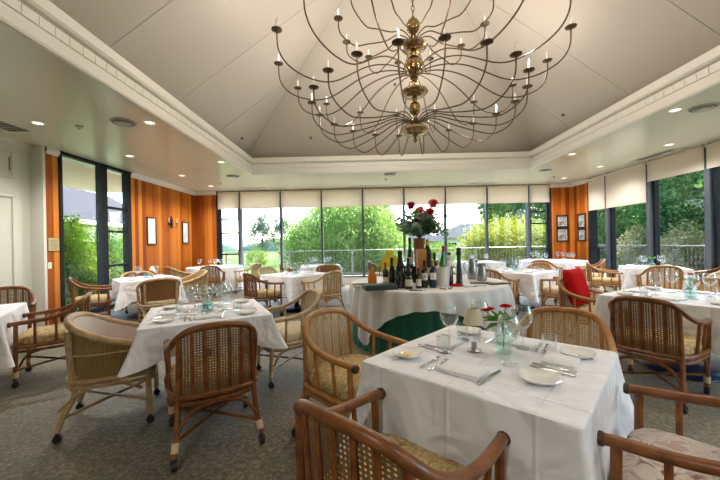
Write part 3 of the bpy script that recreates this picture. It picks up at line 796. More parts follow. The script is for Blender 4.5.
ch_('middle', 1, 'pale', 'pale armchair behind the left corner of the table in mid-room', .84)
ch_at(-2.12, 9.42, 10, 'dark', 'brown armchair left of the small table before the leafy back windows')
ch_at(-.98, 8.80, 98, 'tan', 'brown-backed chair before the small table by the leafy back windows')
ch_at(.42, 9.75, 12, 'rose', 'brown cane armchair left of the table hidden behind the wine bottles')
ch_at(2.45, 9.85, 0, 'cream', 'honey armchair between the steel pitchers and the back windows')
ch_('bay', 2, 'honey', 'honey armchair at the left front of the table right of the wine display', .84, 0, 0)
ch_('bay', 3, 'cream', 'honey armchair with cream seat, right front of the table right of the wine display', .84, 0, -4)
ch_('bay', 0, 'cream', 'honey slat armchair behind the table right of the wine display', .84)
ch_at(4.70, 8.62, 40, 'honey', 'honey armchair left of the round table below the framed pictures')
ch_at(5.72, 8.45, 150, 'cream', 'honey slat armchair turned sideways before the round table below the framed pictures')
ch_('red', 1, 'honey', 'honey armchair holding a red cushion', .86, .0, 6)
ch_at(2.57, 2.96, 33, 'dark', 'large red-brown cane-backed armchair in front of the table beside the red cushion')
ch_('red', 0, 'honey', 'honey cane-backed armchair behind the right end of the table beside the red cushion', .84)
ch_('glazed', 2, 'honey', 'honey armchair left of the table against the right-hand windows', .82)
ch_('glazed', 3, 'honey', 'honey armchair in front of the table against the right-hand windows', .82, -.05)
ch_('glazed', 0, 'dark', 'brown armchair right of the table against the right-hand windows', .84)
ch_at(5.35, 4.85, 205, 'tub', 'tub chair with pale lining at the right edge of the photo')
# red cushion on its chair
x, y, rz = on('red', 1, .0, T['red'][2]-.86)
cu = MB(); vs = []; fs = []; n = 14
for sgn in (1, -1):
    for i in range(n+1):
        for j in range(n+1):
            u, v = -1+2*i/n, -1+2*j/n
            th = .075*max(0, (1-u**4)*(1-v**4))**.6
            k = .245*(1-.06*(1-abs(u)**2)*(abs(v)**4)); k2 = .245*(1-.06*(1-abs(v)**2)*(abs(u)**4))
            vs.append((u*k2, sgn*th, v*k))
m_ = (n+1)*(n+1)
for q in (0, m_):
    for i in range(n):
        for j in range(n):
            a = q+i*(n+1)+j; f = (a, a+1, a+n+2, a+n+1); fs.append(f if q else f[::-1])
cu.add(vs, fs); cush = cu.build('red_cushion', M_red, None, 70)
tag(cush, 'plump red cushion leaning in a honey rattan armchair', 'cushion')
M_ = Matrix.Translation((x, y, 0)) @ Matrix.Rotation(rz+R(6), 4, 'Z') @ Matrix.Translation((0,-.15,.745)) @ Matrix.Rotation(R(14), 4, 'X')
cush.matrix_world = M_

# ------------------------------------------------------------------ tableware (local: +y points away from the sitter)
ZT = .7545
def p_wine():
    pr = [(0,0), (.036,0), (.037,.003), (.012,.007), (.005,.014), (.0042,.085), (.010,.098), (.030,.118), (.043,.145), (.046,.170), (.042,.198), (.035,.222), (.0335,.222), (.040,.198), (.044,.170), (.041,.146), (.028,.121), (.004,.104), (0,.103)]
    pr = [(a*(1.18 if b > .09 else 1.05), b*1.07) for a, b in pr]
    return tag(MB().lathe(pr, 20).build('wine_glass', M_glass, None, 60), cat='wine glass')
def p_tumbler():
    pr = [(0,0), (.030,0), (.033,.004), (.0375,.088), (.0360,.088), (.0315,.014), (0,.012)]
    return tag(MB().lathe(pr, 20).build('water_tumbler', M_glass, None, 60), cat='tumbler')
def p_napkin():
    m = MB()
    for i, (z, w, d) in enumerate(((.003,.205,.145), (.0085,.200,.141), (.014,.196,.138))): m.box(.002*i, .001*i, z, w, d, .0055, rz=.03*i, bev=.0027)
    return tag(m.build('folded_napkin', M_nap, None, 60), cat='napkin')
def p_fork():
    m = MB(); m.tube([(0,-.09,.004), (0,-.05,.005), (0,.02,.006), (0,.04,.005)], [.0075,.006,.0035,.006], 8, xdir=(1,0,0), flat=(1,.35))
    m.box(0, .052, .005, .021, .024, .003, bev=.001)
    for x in (-.0085, -.0028, .0028, .0085): m.tube([(x,.06,.005), (x,.085,.007), (x,.098,.0055)], [.0016,.0015,.0008], 5)
    return tag(m.build('dinner_fork', M_steel), cat='fork')
def p_knife():
    t = thing('table_knife', 'x', 'knife')
    MB().tube([(0,-.105,.005), (0,-.06,.006), (0,-.005,.005)], [.0085,.0075,.006], 8, xdir=(1,0,0), flat=(1,.5)).build('handle', M_steel, t)
    b = MB(); b.add([(-.006,-.005,.003), (.006,-.005,.003), (.0105,.06,.003), (.008,.098,.003), (-.002,.115,.003), (-.006,.06,.003), (-.006,-.005,.0055), (.006,-.005,.0045), (.0105,.06,.0035), (.008,.098,.0035), (-.002,.115,.004), (-.006,.06,.0055)],
        [(5,4,3,2,1,0), (6,7,8,9,10,11)]+[(i, (i+1) % 6, 6+(i+1) % 6, 6+i) for i in range(6)]); b.build('blade', M_steel, t, 20)
    return t
def p_plate():
    t = thing('bread_plate', 'x', 'plate')
    MB().lathe([(0,.003), (.040,.003), (.045,0), (.050,.003), (.064,.012), (.078,.022), (.0785,.0245), (.066,.0165), (.052,.008), (.036,.0065), (0,.0065)], 64, sq=2.8).build('dish', M_china, t, 60)
    return t
PT = {'wine glass': Proto(p_wine), 'tumbler': Proto(p_tumbler), 'napkin': Proto(p_napkin), 'fork': Proto(p_fork), 'knife': Proto(p_knife), 'plate': Proto(p_plate)}
SIDE = {'near': {2:'near-left', 1:'far-left', 0:'far-right', 3:'near-right'}, 'left': {3:'near', 2:'left', 1:'far', 0:'right'}, 'red': {2:'near', 1:'red-cushion', 0:'window', 3:'right-hand'},
        'edge': {0:'slat-chair', 3:'near', 2:'hidden left', 1:'door'}, 'window': {3:'near', 2:'window', 1:'wall', 0:'straw-chair'}, 'middle': {2:'left front', 3:'right front', 1:'left rear', 0:'right rear'},
        'bay': {2:'left front', 3:'right front', 1:'left rear', 0:'right rear'}, 'glazed': {2:'left-chair', 3:'near', 0:'right-chair', 1:'window'},
        'vista': {3:'near', 0:'right', 1:'window', 2:'left'}, 'behind': {3:'near', 0:'right', 1:'window', 2:'left'}, 'pitcher': {3:'near', 0:'right', 1:'window', 2:'left'}}
NM = {'wine glass': 'stemmed wine glass', 'tumbler': 'clear water tumbler', 'napkin': 'folded white napkin', 'plate': 'white bread plate', 'knife': 'silver table knife'}
SHORT = {k: v[3].replace('the ', '', 1) for k, v in T.items()}
def put(kind, k, side, u, v, rot=0, what=None):
    x, y, rz = on(k, side, u, v)
    return PT[kind].place((x, y, ZT), rz+R(rot), '%s at the %s place on the %s' % (what or NM[kind], SIDE[k][side], SHORT[k]), kind.replace('glass', 'glasses') if kind == 'wine glass' else kind+'s')
rj = random.Random(3)
def full_setting(k, side, tum=(.24,.30), win=(.12,.37), du=0, dv=0):
    j = lambda s=.008: rj.uniform(-s, s)
    def put0(kind, k, side, u, v, *a): return put(kind, k, side, u+du, v+dv, *a)
    put0('napkin', k, side, -.02+j(), .17+j(), j(4))
    put0('fork', k, side, -.145+j(), .165+j(), 3+j(4), 'inner dinner fork'); put0('fork', k, side, -.185+j(), .165+j(), 2+j(4), 'outer dinner fork')
    put0('knife', k, side, .105+j(), .17+j(), -3+j(5))
    put0('plate', k, side, -.34+j(), .18+j(), 8+j(20))
    put('tumbler', k, side, *tum); put('wine glass', k, side, *win)
def near_setting(side, tum, win):               # the glasses of the nearest table crowd its middle
    c, an, a = T['near'][:3]; th = R(an)+side*PI/2; n = Vector((math.cos(th), math.sin(th))); r_ = Vector((-n.y, n.x))
    f = lambda p: ((Vector(p)-Vector(c)).dot(r_), a-(Vector(p)-Vector(c)).dot(n))
    full_setting('near', side, f(tum), f(win), *((.155, .015) if side == 3 else (0, .015)))
near_setting(2, (.42,1.80), (.69,1.60)); near_setting(3, (.99,1.79), (.865,1.83)); near_setting(1, (.60,2.06), (.48,1.90)); near_setting(0, (.93,2.07), (.70,2.03))
for s_ in range(4): full_setting('left', s_); put('wine glass', 'left', s_, -.02, .33, 0, 'second stemmed wine glass')
for s_ in range(4): full_setting('red', s_, (.26,.31), (.13,.36))
def light_setting(k, side, plate=False):
    put('napkin', k, side, 0, .17); put('wine glass', k, side, .13, .34); put('tumbler', k, side, .22, .27)
    if plate: put('plate', k, side, -.30, .18)
for k in ('edge', 'window', 'middle', 'bay', 'glazed'):
    for s_ in range(4): light_setting(k, s_, k in ('window', 'glazed', 'bay'))
for k in ('vista', 'behind', 'pitcher'):
    for s_ in range(4): put('napkin', k, s_, 0, .16); put('wine glass', k, s_, .14, .30)
for k, (c, r, where) in RT.items():
    for i, nm in enumerate(('right', 'window', 'left', 'near') if k == 'corner' else ('right', 'wall', 'left', 'near')):
        th = i*PI/2+.5
        for kind, rr, da in (('napkin', r-.18, 0), ('wine glass', r-.34, .28), ('wine glass', r-.38, -.05)):
            a = th+da
            PT[kind].place((c[0]+rr*math.cos(a), c[1]+rr*math.sin(a), ZT), a+PI/2, '%s%s, %s place, %s' % ('inner ' if da < 0 else '', NM[kind], nm, where[4:]), 'wine glasses' if kind == 'wine glass' else 'napkins')
# butter in the dish at the left corner of the nearest table
x, y, rz = on('near', 2, -.34, .18)
bt = MB()
for i in range(5):
    bt.box(.018*math.cos(i*1.4), .018*math.sin(i*1.4), .006, .026, .018, .012, rz=i, bev=.004)
b = bt.build('butter_pats', M_butter); b.location = (x, y, ZT+.0055)
tag(b, 'yellow butter pats in the dish at the left corner of the nearest table', 'butter')

# little shaded candle lamps
def p_lamp():
    t = thing('candle_lamp', 'x', 'table lamp')
    MB().lathe([(0,0), (.038,0), (.040,.006), (.016,.012), (.013,.045), (.015,.05), (0,.052)], 16).build('base', M_pewter, t)
    MB().lathe([(.008,.05), (.0055,.06), (.0055,.135), (.011,.15), (0,.152)], 12).build('stem', M_glass, t)
    MB().lathe([(0,.15), (.017,.15), (.019,.185), (0,.187)], 12).build('candle', M_candle, t)
    MB().lathe([(.058,.150), (.030,.232), (.0285,.232), (.0565,.150)], 24).build('lamp_shade', M_wax, t)
    return t
PL = Proto(p_lamp)
# glass flask with a red flower
def petals(mb, c, r, n, tilt, sz, seed):
    rnd = random.Random(seed); c = Vector(c)
    for ring_ in range(3):
        for i in range(n):
            a = 2*PI*i/n+ring_*.4; ti = tilt+ring_*.45+rnd.uniform(-.1, .1); rr = r*(1-.28*ring_)
            o = Vector((math.cos(a), math.sin(a), 0)); s_ = Vector((-o.y, o.x, 0)); u = o*math.cos(ti)+Vector((0,0,1))*math.sin(ti)
            nn = s_.cross(u); w = sz*(1-.2*ring_)
            p = [c, c+u*rr*.5+s_*w*.5+nn*.1*rr, c+u*rr*.95+s_*w*.35, c+u*rr*1.05, c+u*rr*.95-s_*w*.35, c+u*rr*.5-s_*w*.5+nn*.1*rr, c+u*rr*.5-nn*.12*rr]
            k = len(mb.v); mb.add(p, [(0,1,6), (1,2,6), (2,3,6), (3,4,6), (4,5,6), (5,0,6)])
def leafshape(mb, base, d, up, L_, w):
    d = Vector(d).normalized(); s_ = d.cross(Vector(up)).normalized(); n = s_.cross(d); b = Vector(base)
    mb.add([b, b+d*L_*.4+s_*w+n*L_*.06, b+d*L_+n*-.05*L_, b+d*L_*.4-s_*w+n*L_*.06, b+d*L_*.5-n*L_*.02], [(0,1,4), (1,2,4), (2,3,4), (3,0,4)])
def flask(square, gm):
    t = thing('flower_flask', 'x', 'vase')
    if square: MB().lathe([(0,0), (.033,0), (.036,.004), (.036,.098), (.031,.114), (.016,.135), (.014,.190), (.018,.195), (.012,.196), (.011,.138), (.030,.098), (.031,.008), (0,.006)], 24, sq=7).build('bottle', gm, t, 50)
    else: MB().lathe([(0,0), (.055,0), (.060,.006), (.058,.05), (.045,.075), (.018,.09), (.014,.125), (.018,.13), (.012,.131), (.011,.093), (.04,.073), (.053,.05), (.053,.01), (0,.008)], 24).build('bottle', gm, t, 50)
    return t
def bloom(loc, label, heads, leaves, grp='red table flowers'):
    t = thing('red_flower', label, 'flower', loc, 0, grp); z0 = .02
    for i, (dx, dy, z, r) in enumerate(heads):
        MB().tube(catmull([(0,0,z0), (dx*.1,dy*.1,.16), (dx*.6,dy*.6,z-.03), (dx,dy,z)], 4), .0025, 5).build('stem', M_stem, t)
        m = MB(); petals(m, (dx,dy,z), r, 7, .25, r*.95, i); m.build('blossom', M_petal, t, 60)
    m = MB()
    for (dx, dy, dz, L_) in leaves: leafshape(m, (dx*.015, dy*.015, .165), (dx, dy, dz), (0,0,1), L_, L_*.22)
    m.build('leaf', M_leaf, t, 60); return t
def tl(k, u, v):
    c, an, a = T[k][:3]; cs, sn = math.cos(R(an)), math.sin(R(an)); return (c[0]+cs*u-sn*v, c[1]+sn*u+cs*v, ZT)
fl = flask(True, M_pale_gl); fl.location = (.735,1.77,ZT); fl.rotation_euler = (0,0,R(20)); tag(fl, 'clear square glass flask holding red flowers on the nearest table', 'vase', 'flower flasks')
bloom((.735,1.77,ZT), 'red carnations with green leaves in the square flask on the nearest table', [(.01,-.01,.245,.034), (-.075,.05,.215,.026), (-.055,.035,.225,.026)],
      [(-1,.6,.2,.13), (-.8,-.2,-.25,.12), (.9,.3,-.25,.13), (.5,.9,.3,.12), (-.3,1,.1,.14), (1,.7,.2,.11), (-.9,.9,-.1,.13), (.2,.9,.5,.10), (-.4,.5,.6,.09)])
o = PL.place((.59,1.81,ZT), 0, 'candle lamp with parchment shade beside the red flowers on the nearest table', 'candle lamps')
fl = flask(False, M_bluegl); fl.location = tl('left', .0, .0); tag(fl, 'squat aqua glass flask in the middle of the left-hand square table', 'vase', 'flower flasks')
bloom(tl('left', 0, 0), 'small pale flower and leaves standing in the squat aqua flask', [(.02,.01,.19,.022)], [(-1,.6,.4,.07), (.8,.2,.3,.08), (.1,.9,.4,.08)])
o = PL.place(tl('left', -.02, .15), 0, 'candle lamp behind the aqua flask on the left-hand square table', 'candle lamps')
fl = flask(True, M_bluegl); fl.location = tl('red', -.06, -.08); tag(fl, 'aqua glass bottle with a red flower on the table beside the red cushion', 'vase', 'flower flasks')
bloom(tl('red', -.06, -.08), 'single red flower with leaves in the aqua bottle near the red cushion', [(.0,.0,.225,.036)], [(-1,.4,.2,.12), (-.7,.5,.5,.12), (.9,.3,.2,.10), (.5,-.6,.3,.10)])
for k, l in (('window', 'the table by the tall left window'), ('middle', 'the table ringed by mixed chairs'), ('bay', 'the table right of the wine display'), ('glazed', 'the table against the right-hand windows')):
    fl = flask(False, M_bluegl); fl.location = tl(k, .0, .02); tag(fl, 'small aqua glass flask in the middle of '+l, 'vase', 'flower flasks')
PL.place(tl('window', .12, .1), 0, 'candle lamp on the table by the tall left window', 'candle lamps')
PL.place((-4.5, 10.0, ZT), 0, 'candle lamp on the round table in the left wood-panelled corner', 'candle lamps')
bloom(tl('glazed', 0, .02), 'leafy green sprig in the aqua flask by the right-hand windows', [(.02,.0,.2,.012)], [(-1,.4,.4,.12), (.8,.2,.5,.12), (.1,.9,.6,.12), (.2,-.9,.4,.10)])

# ------------------------------------------------------------------ the wine display
WC = (.88, 4.75); WR = 1.07; WZ = .80
t = table_thing('round serving table of wines below the chandelier', (WC[0], WC[1]), 0, WR-.01, True, M_black, .785); t['group'] = 'dining tables under white cloths'
def wdrop(th):
    q = th-R(-98); s_ = max(abs(math.cos(q)), abs(math.sin(q)))
    return min((WR+.20)/s_-WR, .70)
lay_cloth(cloth_round(WR, wdrop, 30, .065, 5, WZ-.002, 272), 'pale grey cloth draped in swags over the round wine table', WC, 0, M_clothg)
sk = cloth_round(WR-.035, lambda th: .765, 44, .022, 9, WZ-.022, 352)
o = lay_cloth(sk, 'dark green satin skirt showing beneath the swagged cloth of the wine table', WC, 0, M_green, 'table_skirt'); o['category'] = 'table skirt'; del o['group']

def label_mat(name, col, ink):
    m, t, o = nt(name); L = t.links.new; b = N(t, 'ShaderNodeBsdfPrincipled', Roughness=.55); L(b.outputs[0], o.inputs[0])
    tc = N(t, 'ShaderNodeTexCoord'); wv = N(t, 'ShaderNodeTexNoise', Scale=60.0, Detail=2.0); mp = N(t, 'ShaderNodeMapping'); mp.inputs['Scale'].default_value = (1,1,3)
    L(tc.outputs['Object'], mp.inputs[0]); L(mp.outputs[0], wv.inputs['Vector']); rp = N(t, 'ShaderNodeValToRGB'); L(wv.outputs[0], rp.inputs[0])
    rp.color_ramp.elements[0].position = .34; rp.color_ramp.elements[0].color = (*ink, 1); rp.color_ramp.elements[1].position = .42; rp.color_ramp.elements[1].color = (*col, 1)
    L(rp.outputs[0], b.inputs['Base Color']); return m
L_cream = label_mat('cream_label', (.72,.66,.50), (.25,.2,.12)); L_white = label_mat('white_label', (.74,.73,.70), (.3,.3,.3)); L_red = label_mat('red_label', (.72,.66,.56), (.5,.05,.03))
B_dark = pbr('dark_bottle_glass', (.010,.012,.008), .08, spec=.7); B_green = pbr('green_bottle_glass', (.02,.20,.03), .08, spec=.7); B_dg = pbr('deep_green_bottle', (.008,.035,.012), .08, spec=.7)
B_navy = pbr('navy_bottle', (.008,.016,.05), .12, spec=.6)
B_amber = translucent('amber_cognac', (.62,.24,.05), (.85,.40,.08), .45); F_gold = pbr('gold_foil', (.62,.42,.12), .35, metal=.8); F_red = pbr('red_foil', (.42,.03,.02), .4); F_black = pbr('black_foil', (.015,.015,.015), .4)
M_rope = pbr('silver_lattice', (.30,.29,.27), .5)
def bottle(name, label, x, y, z, h, r, shape, gm, foil=None, lab=None, lz=(.15,.5), mark=None):
    t = thing(name, label, 'bottle', (x, y, z), rj.uniform(-.3, .3), 'bottles on the wine table')
    if shape == 'bordeaux': pr = [(0,0), (.95,0), (1,.02), (1,.60), (.92,.66), (.45,.72), (.38,.76), (.36,.95), (.42,.955), (.42,.985), (.36,1), (0,1)]
    elif shape == 'champagne': pr = [(0,0), (.95,0), (1,.02), (1,.45), (.9,.55), (.6,.68), (.40,.80), (.34,.92), (.42,.925), (.42,.96), (.36,1), (0,1)]
    elif shape == 'tear': pr = [(0,0), (.8,0), (1,.08), (1.02,.2), (.85,.42), (.45,.62), (.25,.70), (.22,.80), (0,.80)]
    else: pr = [(0,0), (.95,0), (1,.02), (.98,.3), (.75,.5), (.5,.66), (.40,.8), (.36,.95), (.42,.955), (.42,1), (0,1)]
    b = MB().lathe([(a*r, c_*h) for a, c_ in pr], 20).build('glass_body', gm, t, 40)
    if foil:
        k = .78 if shape != 'tear' else .79
        MB().lathe([(.42*r, k*h), (.425*r, .94*h), (.47*r, .95*h), (.47*r, 1.0*h), (.30*r, 1.004*h), (0, 1.004*h)], 14).build('foil_capsule', foil, t)
    if lab:
        a, c_ = lz; k = 1.012
        def rad(q):
            for (r0, z0), (r1, z1) in zip(pr, pr[1:]):
                if z1 > z0 and z0 <= q <= z1: return r0+(r1-r0)*(q-z0)/(z1-z0)
            return 1
        n = 18; vs = []; fs = []; m = 5
        for j in range(m+1):
            q = a+(c_-a)*j/m; rr = rad(q)*r*k
            for i in range(n+1):
                th = -PI/2-1.35+2.7*i/n; vs.append((rr*math.cos(th), rr*math.sin(th), q*h))
        for j in range(m):
            for i in range(n): q = j*(n+1)+i; fs.append((q, q+1, q+n+2, q+n+1))
        lb = MB().add(vs, fs).build('paper_label', lab, t, 60)
        if mark:
            MB().lathe([(0,0), (r*.32,0)], 12, M=Matrix.Translation((0,-r*1.025,(a+c_)/2*h)) @ Matrix.Rotation(PI/2, 4, 'X')).build('seal', mark, lb, 0)
    return t
bottle('cognac_decanter', 'amber teardrop cognac bottle with a clear stopper, left end of the wine table', .10, 4.53, WZ, .29, .062, 'tear', B_amber, None)
MB().lathe([(.013,.228), (.013,.25), (.022,.262), (.018,.285), (0,.29)], 12).build('stopper', M_glass, [o for o in C.objects if o.name.startswith('cognac_decanter')][0])
bottle('wine_bottle', 'small red-capped wine bottle nearest the dark box', .275, 4.42, WZ, .30, .037, 'bordeaux', B_dark, F_red, L_red, (.12,.35))
bottle('wine_bottle', 'second red-capped wine bottle behind the yellow vase', .36, 4.52, WZ, .29, .037, 'bordeaux', B_dark, F_red)
mg = bottle('magnum_bottle', 'tall black magnum wrapped in silver lattice, front of the wine table', .44, 4.10, WZ, .46, .066, 'champagne', B_dark, F_black)
lt = MB()
for k in range(8):
    for sg in (1, -1): lt.tube([((.0665+.002)*math.cos(k*PI/4+sg*q*.9), (.0665+.002)*math.sin(k*PI/4+sg*q*.9), .02+.19*q) for q in [i/8 for i in range(9)]], .0022, 4)
lt.build('lattice_wrap', M_rope, mg)
bottle('wine_bottle', 'black bottle just left of the tall lattice-wrapped magnum', .345, 4.22, WZ, .37, .045, 'champagne', B_dark, F_black, None)
bottle('champagne_bottle', 'squat dark bottle with cream shield label, front row of the wine table', .525, 3.985, WZ, .31, .050, 'champagne', B_dark, F_black, L_cream, (.12,.38))
bottle('wine_bottle', 'black bottle behind the squat one with the cream shield label', .55, 4.17, WZ, .36, .042, 'bordeaux', B_dark, F_black, L_white, (.55,.64))
bottle('wine_bottle', 'short dark bottle with white and red label right of the cream shield bottle', .655, 4.04, WZ, .245, .035, 'bordeaux', B_dark, F_black, L_red, (.12,.46))
bottle('wine_bottle', 'dark bottle with a white label marked by a red seal', .735, 4.07, WZ, .335, .039, 'bordeaux', B_dark, F_black, L_white, (.28,.54), F_red)
bottle('wine_bottle', 'navy bottle with plain white label left of the white ice bucket', .835, 4.06, WZ, .335, .041, 'bordeaux', B_navy, F_gold, L_white, (.30,.55))
bottle('wine_bottle', 'dark bottle rising behind the navy one near the ice bucket', .84, 4.28, WZ, .42, .040, 'bordeaux', B_dark, F_black, L_cream, (.3,.55))
bottle('wine_bottle', 'dark green bottle directly behind the white ice bucket', .93, 4.40, WZ, .42, .040, 'bordeaux', B_dg, F_black)
# raised back row
cr = thing('wine_crate', 'black wooden riser behind the front bottles carrying the bouquet', 'crate', (.75, 4.72, WZ), 0)
MB().box(0, 0, .11, .52, .30, .22, bev=.006).build('box_body', M_black, cr); MB().box(0, 0, .225, .54, .32, .014, bev=.004).build('lid', M_fdark, cr)
RZ = WZ+.232
bottle('wine_bottle', 'tall dark bottle with a cream label standing above the others left of the bouquet', .64, 4.64, RZ, .40, .046, 'hock', B_dg, F_black, L_cream, (.06,.30))
bottle('champagne_bottle', 'dark green bottle with gold neck right below the bouquet', .885, 4.63, RZ, .37, .052, 'champagne', B_dg, F_gold)
bx = thing('wooden_case', 'orange wooden bottle case standing upright in the middle of the wine table', 'wooden case', (.755, 4.40, WZ), R(8))
MB().box(0, 0, .235, .115, .10, .47, bev=.004).build('case_body', pbr('orange_pine', (.52,.20,.05), .5, col2=(.62,.28,.08), vscale=6, stretch=(6,6,.6)), bx)
MB().box(0, -.053, .235, .095, .008, .44, bev=.002).build('sliding_lid', MATS['orange_pine'], bx)
# yellow vase
yv = thing('yellow_glass_vase', 'round yellow glass vase with pinched flared neck, left of the black magnum', 'vase', (.36, 4.72, WZ), 0)
MB().lathe([(0,0), (.06,0), (.07,.01), (.05,.03), (.09,.09), (.132,.17), (.142,.23), (.128,.31), (.08,.37), (.035,.395), (.05,.425), (.07,.455), (.066,.457), (.045,.427), (.028,.395)], 26).build('vase_body', translucent('yellow_glass', (.60,.50,.10), (.90,.80,.16), .65), yv, 60)
MB().tube([(.036*math.cos(a),   .036*math.sin(a), .395) for a in [2*PI*i/14 for i in range(14)]], .007, 6, True).build('neck_band', F_gold, yv)
# ice bucket
ib = thing('ice_bucket', 'white tapered ice bucket holding a green bottle', 'ice bucket', (.985, 4.18, WZ), 0)
MB().lathe([(0,0), (.072,0), (.075,.005), (.094,.235), (.098,.24), (.098,.25), (.090,.25), (.070,.012), (0,.01)], 28).build('bucket', M_china, ib, 50)
bottle('champagne_bottle', 'bright green red-capped bottle leaning in the white ice bucket', .975, 4.18, WZ+.15, .36, .042, 'hock', B_green, F_red).rotation_euler = (0, R(4), 0)
bb = bottle('wine_bottle', 'navy bottle with a white napkin tied round its neck, right of the ice bucket', 1.095, 4.27, WZ, .42, .045, 'hock', B_navy, F_black)
MB().lathe([(.030,.27), (.050,.25), (.046,.29), (.030,.33), (.044,.37), (.040,.385), (.024,.34), (.024,.28)], 14).build('napkin_collar', M_nap, bb)
pm_ = thing('pepper_mill', 'very tall dark wooden pepper mill at the right of the bottles', 'pepper mill', (1.215, 4.26, WZ), 0)
MB().lathe([(0,0), (.042,0), (.043,.03), (.036,.06), (.038,.10), (.031,.22), (.024,.32), (.027,.36), (.022,.375)], 20).build('body', pbr('dark_mill_wood', (.018,.02,.03), .3), pm_)
MB().lathe([(.022,.376), (.032,.39), (.034,.42), (.026,.445), (.034,.455), (.030,.475), (.012,.482), (0,.483)], 20).build('cap', MATS['dark_mill_wood'], pm_)
rn = MB(); rn.add([(-.09,-.05,.004), (.0,-.075,.012), (.10,-.04,.004), (.085,.05,.008), (.01,.035,.035), (-.08,.05,.006)], [(0,1,4), (1,2,4), (2,3,4), (3,5,4), (5,0,4)]); rn.box(0, 0, .004, .17, .09, .006, bev=.002)
o = rn.build('red_napkin', M_red); o.location = (1.155, 4.16, WZ); tag(o, 'crumpled red napkin between the ice bucket and the pepper mill', 'napkin')
def pitcher(x, y, h, rz, label):
    t = thing('steel_pitcher', label, 'pitcher', (x, y, WZ), rz, 'steel water pitchers')
    MB().lathe([(0,0), (.062,0), (.068,.008), (.072,h*.35), (.058,h*.68), (.048,h*.84), (.058,h*.99), (.056,h), (.046,h*.84), (.05,h*.6), (0,.02)], 24).build('jug_body', M_pewter, t, 50)
    MB().tube(catmull([(.050,0,h*.86), (.105,0,h*.80), (.115,0,h*.55), (.068,0,h*.25)], 6), .007, 8).build('handle', M_steel, t)
    MB().lathe([(.002,0), (.03,.0), (.024,.04), (.002,.05)], 10, M=Matrix.Translation((-.045,0,h*.86)) @ Matrix.Rotation(R(-50), 4, 'Y')).build('spout', M_pewter, t)
pitcher(1.66, 4.70, .245, .1, 'front steel pitcher on the right end of the wine table'); pitcher(1.60, 4.93, .30, 2.8, 'taller steel pitcher behind the front one on the wine table')
bk = thing('dark_box', 'flat dark green presentation box at the left front of the wine table', 'box', (.18, 3.99, WZ), R(14))
MB().box(0, 0, .028, .40, .20, .056, bev=.004).build('tray', pbr('box_green', (.012,.025,.028), .45), bk); MB().box(0, 0, .060, .385, .185, .006, bev=.002).build('lid_panel', pbr('box_panel', (.05,.075,.085), .5), bk)
for x, y, rz, l in ((-.02, 4.52, .25, 'dark leather menu lying left of the amber cognac bottle'), (1.55, 4.40, -.2, 'dark menu folder in front of the steel pitchers'), (1.72, 4.30, .3, 'dark menu folder at the right edge of the wine table')):
    m_ = thing('menu_folder', l, 'menu', (x, y, WZ), rz, 'menu folders'); MB().box(0, 0, .005, .30, .17, .009, bev=.003).build('cover', M_fdark, m_); MB().box(.004, 0, .005, .296, .160, .006).build('pages', M_matb, m_)
tr_ = MB().box(0, 0, .006, .20, .13, .010, bev=.003).build('tan_coaster_tray', pbr('tan_board', (.40,.23,.10), .5)); tr_.location = (-.06, 4.28, WZ); tag(tr_, 'small tan board at the left edge of the wine table', 'board')
cs_ = thing('waiter_corkscrew', 'dark corkscrew lying at the front rim of the wine table', 'corkscrew', (.58, 3.80, WZ), R(-6))
MB().box(0, 0, .007, .14, .016, .012, bev=.004).build('handle', M_black, cs_); MB().tube([(.07,0,.007), (.13,.012,.007)], .004, 6).build('lever', M_steel, cs_)
MB().tube([(.02+.035*i/24, -.014+.004*math.cos(i*1.3), .007+.004*math.sin(i*1.3)) for i in range(25)], .0016, 5).build('worm', M_steel, cs_)
ck = pbr('cork', (.52,.36,.20), .8)
for i, (dx, dy, a) in enumerate(((0,0,.3), (.05,.01,1.2), (.09,-.02,2.2), (.03,-.04,.1), (.12,.02,.8))):
    o = MB().tube([(-.02,0,.011), (.02,0,.011)], .011, 10).build('bottle_cork', ck); o.location = (.90+dx, 3.90+dy, WZ); o.rotation_euler = (0,0,a); tag(o, 'wine cork in the loose scatter before the white ice bucket', 'cork', 'loose corks')
for x, y, l in ((1.28, 4.02, 'left'), (1.42, 4.10, 'right')):
    o = MB().tube([(-.07,0,.006), (.0,.004,.007), (.08,0,.006)], [.007,.004,.006], 8, flat=(1,.6)).build('serving_knife', M_pewter); o.location = (x, y, WZ); o.rotation_euler = (0,0,.1); tag(o, '%s of two dark serving knives before the pepper mill' % l, 'knife')

